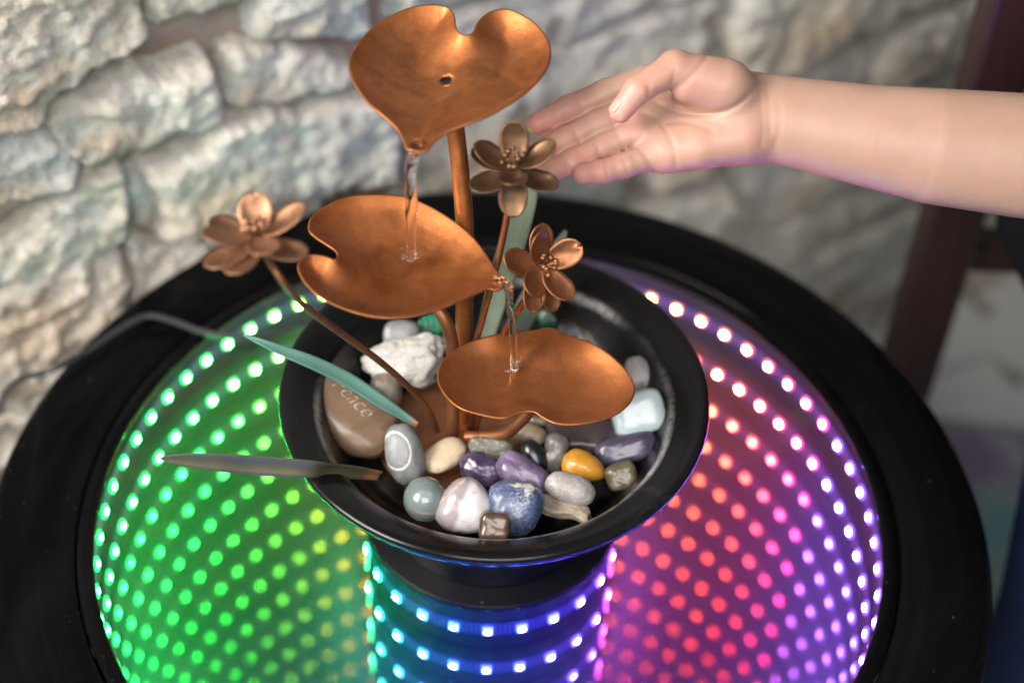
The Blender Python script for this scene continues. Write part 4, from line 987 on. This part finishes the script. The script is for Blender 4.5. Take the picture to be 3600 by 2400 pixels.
BIG = np.float32(.03)
D = np.full((nn_[0], nn_[1], nn_[2]), BIG, np.float32)
def region(pts, pad=.016):
    q = np.array([loc(p) for p in pts]); r = max(p[3] for p in pts) + pad
    a = np.clip(((q.min(0) - r - lo) / h_).astype(int), 0, nn_); b = np.clip(((q.max(0) + r - lo) / h_).astype(int) + 1, 0, nn_)
    return tuple(slice(a[i], b[i]) for i in range(3))
def chain(pts, k=.002, wz=1.0):
    s = region(pts); sub = (X[s[0]], Y[:, s[1]], Z[:, :, s[2]])
    d = None
    for a, b in zip(pts, pts[1:]):
        c = capsule(a, b, sub, wz); d = c if d is None else (smin(d, c, k) if k else np.minimum(d, c))
    return s, d
def merge(s, d, k):
    D[s] = smin(D[s], d, k) if k else np.minimum(D[s], d)
s, d = chain(H['arm'], 0, .80); merge(s, d, 0)
for mc in H['meta']:
    s, d = chain(mc); merge(s, d, .010)
s, d = chain(H['hypo']); merge(s, d, .009)
s, d = chain(H['thenar']); merge(s, d, .008)
for fn, k in (('index', .0022), ('middle', .0016), ('ring', .0016), ('pinky', .0018)):
    pts = H[fn]
    # slightly bulging phalanx pads between the joints
    s, d = chain(pts)
    merge(s, d, k)
s, d = chain(H['thumb']); merge(s, d, .0028)
# creases of the palm, joints and wrist, on the side facing up to the viewer
XX = np.broadcast_to(X[:, :, 0], D.shape[:2]); YY = np.broadcast_to(Y[:, :, 0], D.shape[:2])
fieldc = np.zeros(D.shape[:2], np.float32)
for ci, cr in enumerate(H['crease']):
    q = [loc(p) for p in catmull(cr, 5)]
    amp = .00080 if ci == 0 else (.00026 if ci in (2, 3, 4) else (.0005 if ci < 7 else .0004))
    sg = .0011 if ci < 7 else .0009
    best = np.full(D.shape[:2], 1e9, np.float32)
    for a, b in zip(q, q[1:]):
        bx, by_ = b[0] - a[0], b[1] - a[1]; L2 = bx * bx + by_ * by_ + 1e-12
        t = np.clip(((XX - a[0]) * bx + (YY - a[1]) * by_) / L2, 0, 1)
        best = np.minimum(best, (XX - a[0] - t * bx) ** 2 + (YY - a[1] - t * by_) ** 2)
    fieldc = np.maximum(fieldc, amp * np.exp(-best / (sg * sg)))
D += fieldc[:, :, None] * np.clip((Z + .006) / .006, 0, 1)
def surface_nets(D, lo, h):
    ins = D < 0
    c = np.zeros(tuple(np.array(D.shape) - 1), np.int8)
    for dx in (0, 1):
        for dy in (0, 1):
            for dz in (0, 1):
                c += ins[dx:D.shape[0] - 1 + dx, dy:D.shape[1] - 1 + dy, dz:D.shape[2] - 1 + dz]
    act = (c > 0) & (c < 8)
    ids = np.full(act.shape, -1, np.int64); cells = np.argwhere(act); ids[act] = np.arange(len(cells))
    acc = np.zeros((len(cells), 3)); cnt = np.zeros(len(cells))
    corners = [(a, b, e) for a in (0, 1) for b in (0, 1) for e in (0, 1)]
    for i, ca in enumerate(corners):
        for cb_ in corners[i + 1:]:
            if sum(abs(np.array(ca) - np.array(cb_))) != 1: continue
            A = D[tuple((cells + ca).T)].astype(float); B = D[tuple((cells + cb_).T)].astype(float)
            cr = (A < 0) != (B < 0); t = np.where(cr, A / (A - B + 1e-20), 0)
            p = np.array(ca) + t[:, None] * (np.array(cb_) - np.array(ca))
            acc[cr] += p[cr]; cnt[cr] += 1
    vv = (cells + acc / cnt[:, None]) * h + lo
    faces = []
    for ax in range(3):
        o1, o2 = [(1, 2), (2, 0), (0, 1)][ax]
        s0 = [slice(None)] * 3; s1 = [slice(None)] * 3; s0[ax] = slice(0, -1); s1[ax] = slice(1, None)
        A, B = ins[tuple(s0)], ins[tuple(s1)]
        e = np.argwhere(A != B)
        e = e[(e[:, o1] > 0) & (e[:, o2] > 0) & (e[:, o1] < D.shape[o1] - 1) & (e[:, o2] < D.shape[o2] - 1)]
        u = np.zeros(3, int); u[o1] = 1; w_ = np.zeros(3, int); w_[o2] = 1
        q = np.stack([ids[tuple((e - u - w_).T)], ids[tuple((e - w_).T)], ids[tuple(e.T)], ids[tuple((e - u).T)]], 1)
        fl2 = ~A[tuple(e.T)]
        q[fl2] = q[fl2][:, ::-1]
        faces.append(q)
    return vv, np.concatenate(faces)
vv, ff = surface_nets(D, lo, h_)
# keep the one connected skin surface
lab = np.arange(len(vv))
while True:
    mn = lab[ff].min(1); new = lab.copy()
    for k in range(4): np.minimum.at(new, ff[:, k], mn)
    new = new[new]
    if (new == lab).all(): break
    lab = new
ul, uc = np.unique(lab, return_counts=True)
print('skin islands', uc)
keepv = lab == ul[uc.argmax()]
ff = ff[keepv[ff[:, 0]]]; remap = np.cumsum(keepv) - 1; ff = remap[ff]; vv = vv[keepv]
pe = empty('person', (.37, .08, FZ))
tag(pe, "person in dark clothes reaching in from the right with a bare forearm and open palm", 'person')
world_v = np.array(org)[None] + vv @ AX
me = bpy.data.meshes.new('forearm_and_hand')
pl_ = np.array(pe.location)
me.vertices.add(len(world_v)); me.vertices.foreach_set('co', (world_v - pl_).astype(np.float32).ravel())
me.loops.add(ff.size); me.loops.foreach_set('vertex_index', ff.astype(np.int32).ravel())
me.polygons.add(len(ff)); me.polygons.foreach_set('loop_start', np.arange(0, ff.size, 4, dtype=np.int32))
me.update(calc_edges=True); me.validate(); me.shade_smooth(); me.materials.append(M['skin'])
# skin is pinker towards fingertips and on the pads of the palm
pk = np.zeros(len(vv))
for fn, st_ in (('index', .9), ('middle', .7), ('ring', .75), ('pinky', .8), ('thumb', .75)):
    tipp = loc(H[fn][-1]); midp = loc(H[fn][-2])
    pk = np.maximum(pk, st_ * np.exp(-(np.linalg.norm(vv - tipp, axis=1) / .016) ** 2))
    pk = np.maximum(pk, .62 * np.exp(-(np.linalg.norm(vv - midp, axis=1) / .011) ** 2))
pk = np.maximum(pk, .35 * np.exp(-(np.linalg.norm(vv - loc(H['thenar'][1]), axis=1) / .020) ** 2))
pk = np.maximum(pk, .40 * np.exp(-(np.linalg.norm(vv - loc(H['hypo'][2]), axis=1) / .018) ** 2))
pk = np.maximum(pk, .35 * np.exp(-(np.linalg.norm(vv - loc(H['hypo'][0]), axis=1) / .016) ** 2))
if len(me.vertices) == len(pk):
    at = me.attributes.new('pink', 'FLOAT', 'POINT'); at.data.foreach_set('value', pk.astype(np.float32))
arm = link('forearm_and_hand', me, pe, tuple(pe.location))
md = arm.modifiers.new('soft', 'SMOOTH'); md.factor = .5; md.iterations = 3
# thumb nail
nc = Vector(H['nail'][:3]); V = []; F = []
tt = Vector(H['thumb'][3][:3]); ti = Vector(H['thumb'][2][:3])
ay = (tt - ti).normalized(); vd = (-FW); sx_ = ay.cross(vd).normalized()
nrmv = (sx_ * .72 + vd * .62).normalized()
if nrmv.dot(-RT) < 0: nrmv = (-sx_ * .72 + vd * .62).normalized()
ax_ = ay.cross(nrmv).normalized()
rr_ = H['thumb'][3][3]
for i in range(9):
    for j in range(9):
        a = -1 + 2 * i / 8; b = -1 + 2 * j / 8
        sq = math.sqrt(max(0, 1 - a * a * .55)); 
        x_ = a * .0026 * (1 if b < .2 else math.sqrt(max(.15, 1 - ((b - .2) / .9) ** 2))); y_ = b * .0033
        up_ = math.sqrt(max(0, rr_ ** 2 - x_ ** 2)) + .00012 - .12 * max(0, y_) 
        V.append(tt + ay * (y_ - .0002) + ax_ * x_ + nrmv * up_)
for i in range(8):
    for j in range(8):
        q = i * 9 + j; F.append((q, q + 1, q + 10, q + 9))
no = obj('thumbnail', V, F, M['nail'], pe, True, tuple(pe.location)); solidify(no, .0004, 0)
# dark shirt and blue trouser leg at the edge of the picture
def loft(rings, n=40):
    V = []; F = []
    for (cx, cyy, cz, rx, ry) in rings:
        for k in range(n):
            a = 2 * math.pi * k / n
            w = 1 + .03 * noise.noise(Vector((math.cos(a) * 2, math.sin(a) * 2, cz * 14)))
            V.append((cx + rx * math.cos(a) * w, cyy + ry * math.sin(a) * w, cz))
    for i in range(len(rings) - 1):
        for k in range(n):
            l = (k + 1) % n; F.append((i * n + k, i * n + l, (i + 1) * n + l, (i + 1) * n + k))
    F.append(tuple(reversed(range(n)))); F.append(tuple(range((len(rings) - 1) * n, len(rings) * n)))
    return V, F
V, F = loft([(.408, .19, .000, .104, .080), (.402, .20, .02, .112, .088), (.399, .205, .06, .113, .090), (.403, .21, .12, .112, .088), (.412, .21, .20, .112, .088), (.41, .21, .26, .10, .08), (.43, .21, .30, .06, .05)])
so_ = obj('shirt', V, F, M['shirt'], pe, True, tuple(pe.location))
V, F = loft([(.362, .05, FZ + .03, .05, .05), (.358, .04, -.25, .055, .055), (.354, .03, -.12, .062, .062), (.366, .07, -.04, .068, .07), (.405, .18, .008, .085, .075)])
obj('trousers', V, F, M['trousers'], pe, True, tuple(pe.location))

ae = Vector(H['arm'][-1][:3]); ar = H['arm'][-1][3]; ad = (ae - Vector(H['arm'][-2][:3])).normalized()
P = catmull([ae - ad * .035, ae, ae + ad * .03 + Vector((0, .03, 0)), Vector((.40, .15, .21)), Vector((.40, .20, .20))], 6)
V, F = tube(P, [ar * 1.22 + .0004 * i for i in range(len(P))], 20)
obj('sleeve', V, F, M['shirt'], pe, True, tuple(pe.location))

# ------------------------------------------------------------------ dark wooden frame beyond the table
p0 = Vector(DATA['post'][0])
fr_ = empty('wooden_stand', (p0.x, p0.y, FZ))
tag(fr_, 'dark red-brown wooden post with a low rail standing by the stone wall', 'wooden stand')
FRL = tuple(fr_.location)
def beam(name, sx, sy, sz, c):
    V, F = box(sx, sy, sz, c); o = obj(name, V, F, M['mahogany'], fr_, False, FRL); bevel(o, .003)
beam('leg', .034, .034, .95, (p0.x, p0.y, FZ + .013 + .475))
beam('rail', .20, .022, .024, (p0.x + .118, p0.y + .0, p0.z + .012))
beam('leg', .034, .034, .95, (p0.x + .236, p0.y, FZ + .013 + .475))
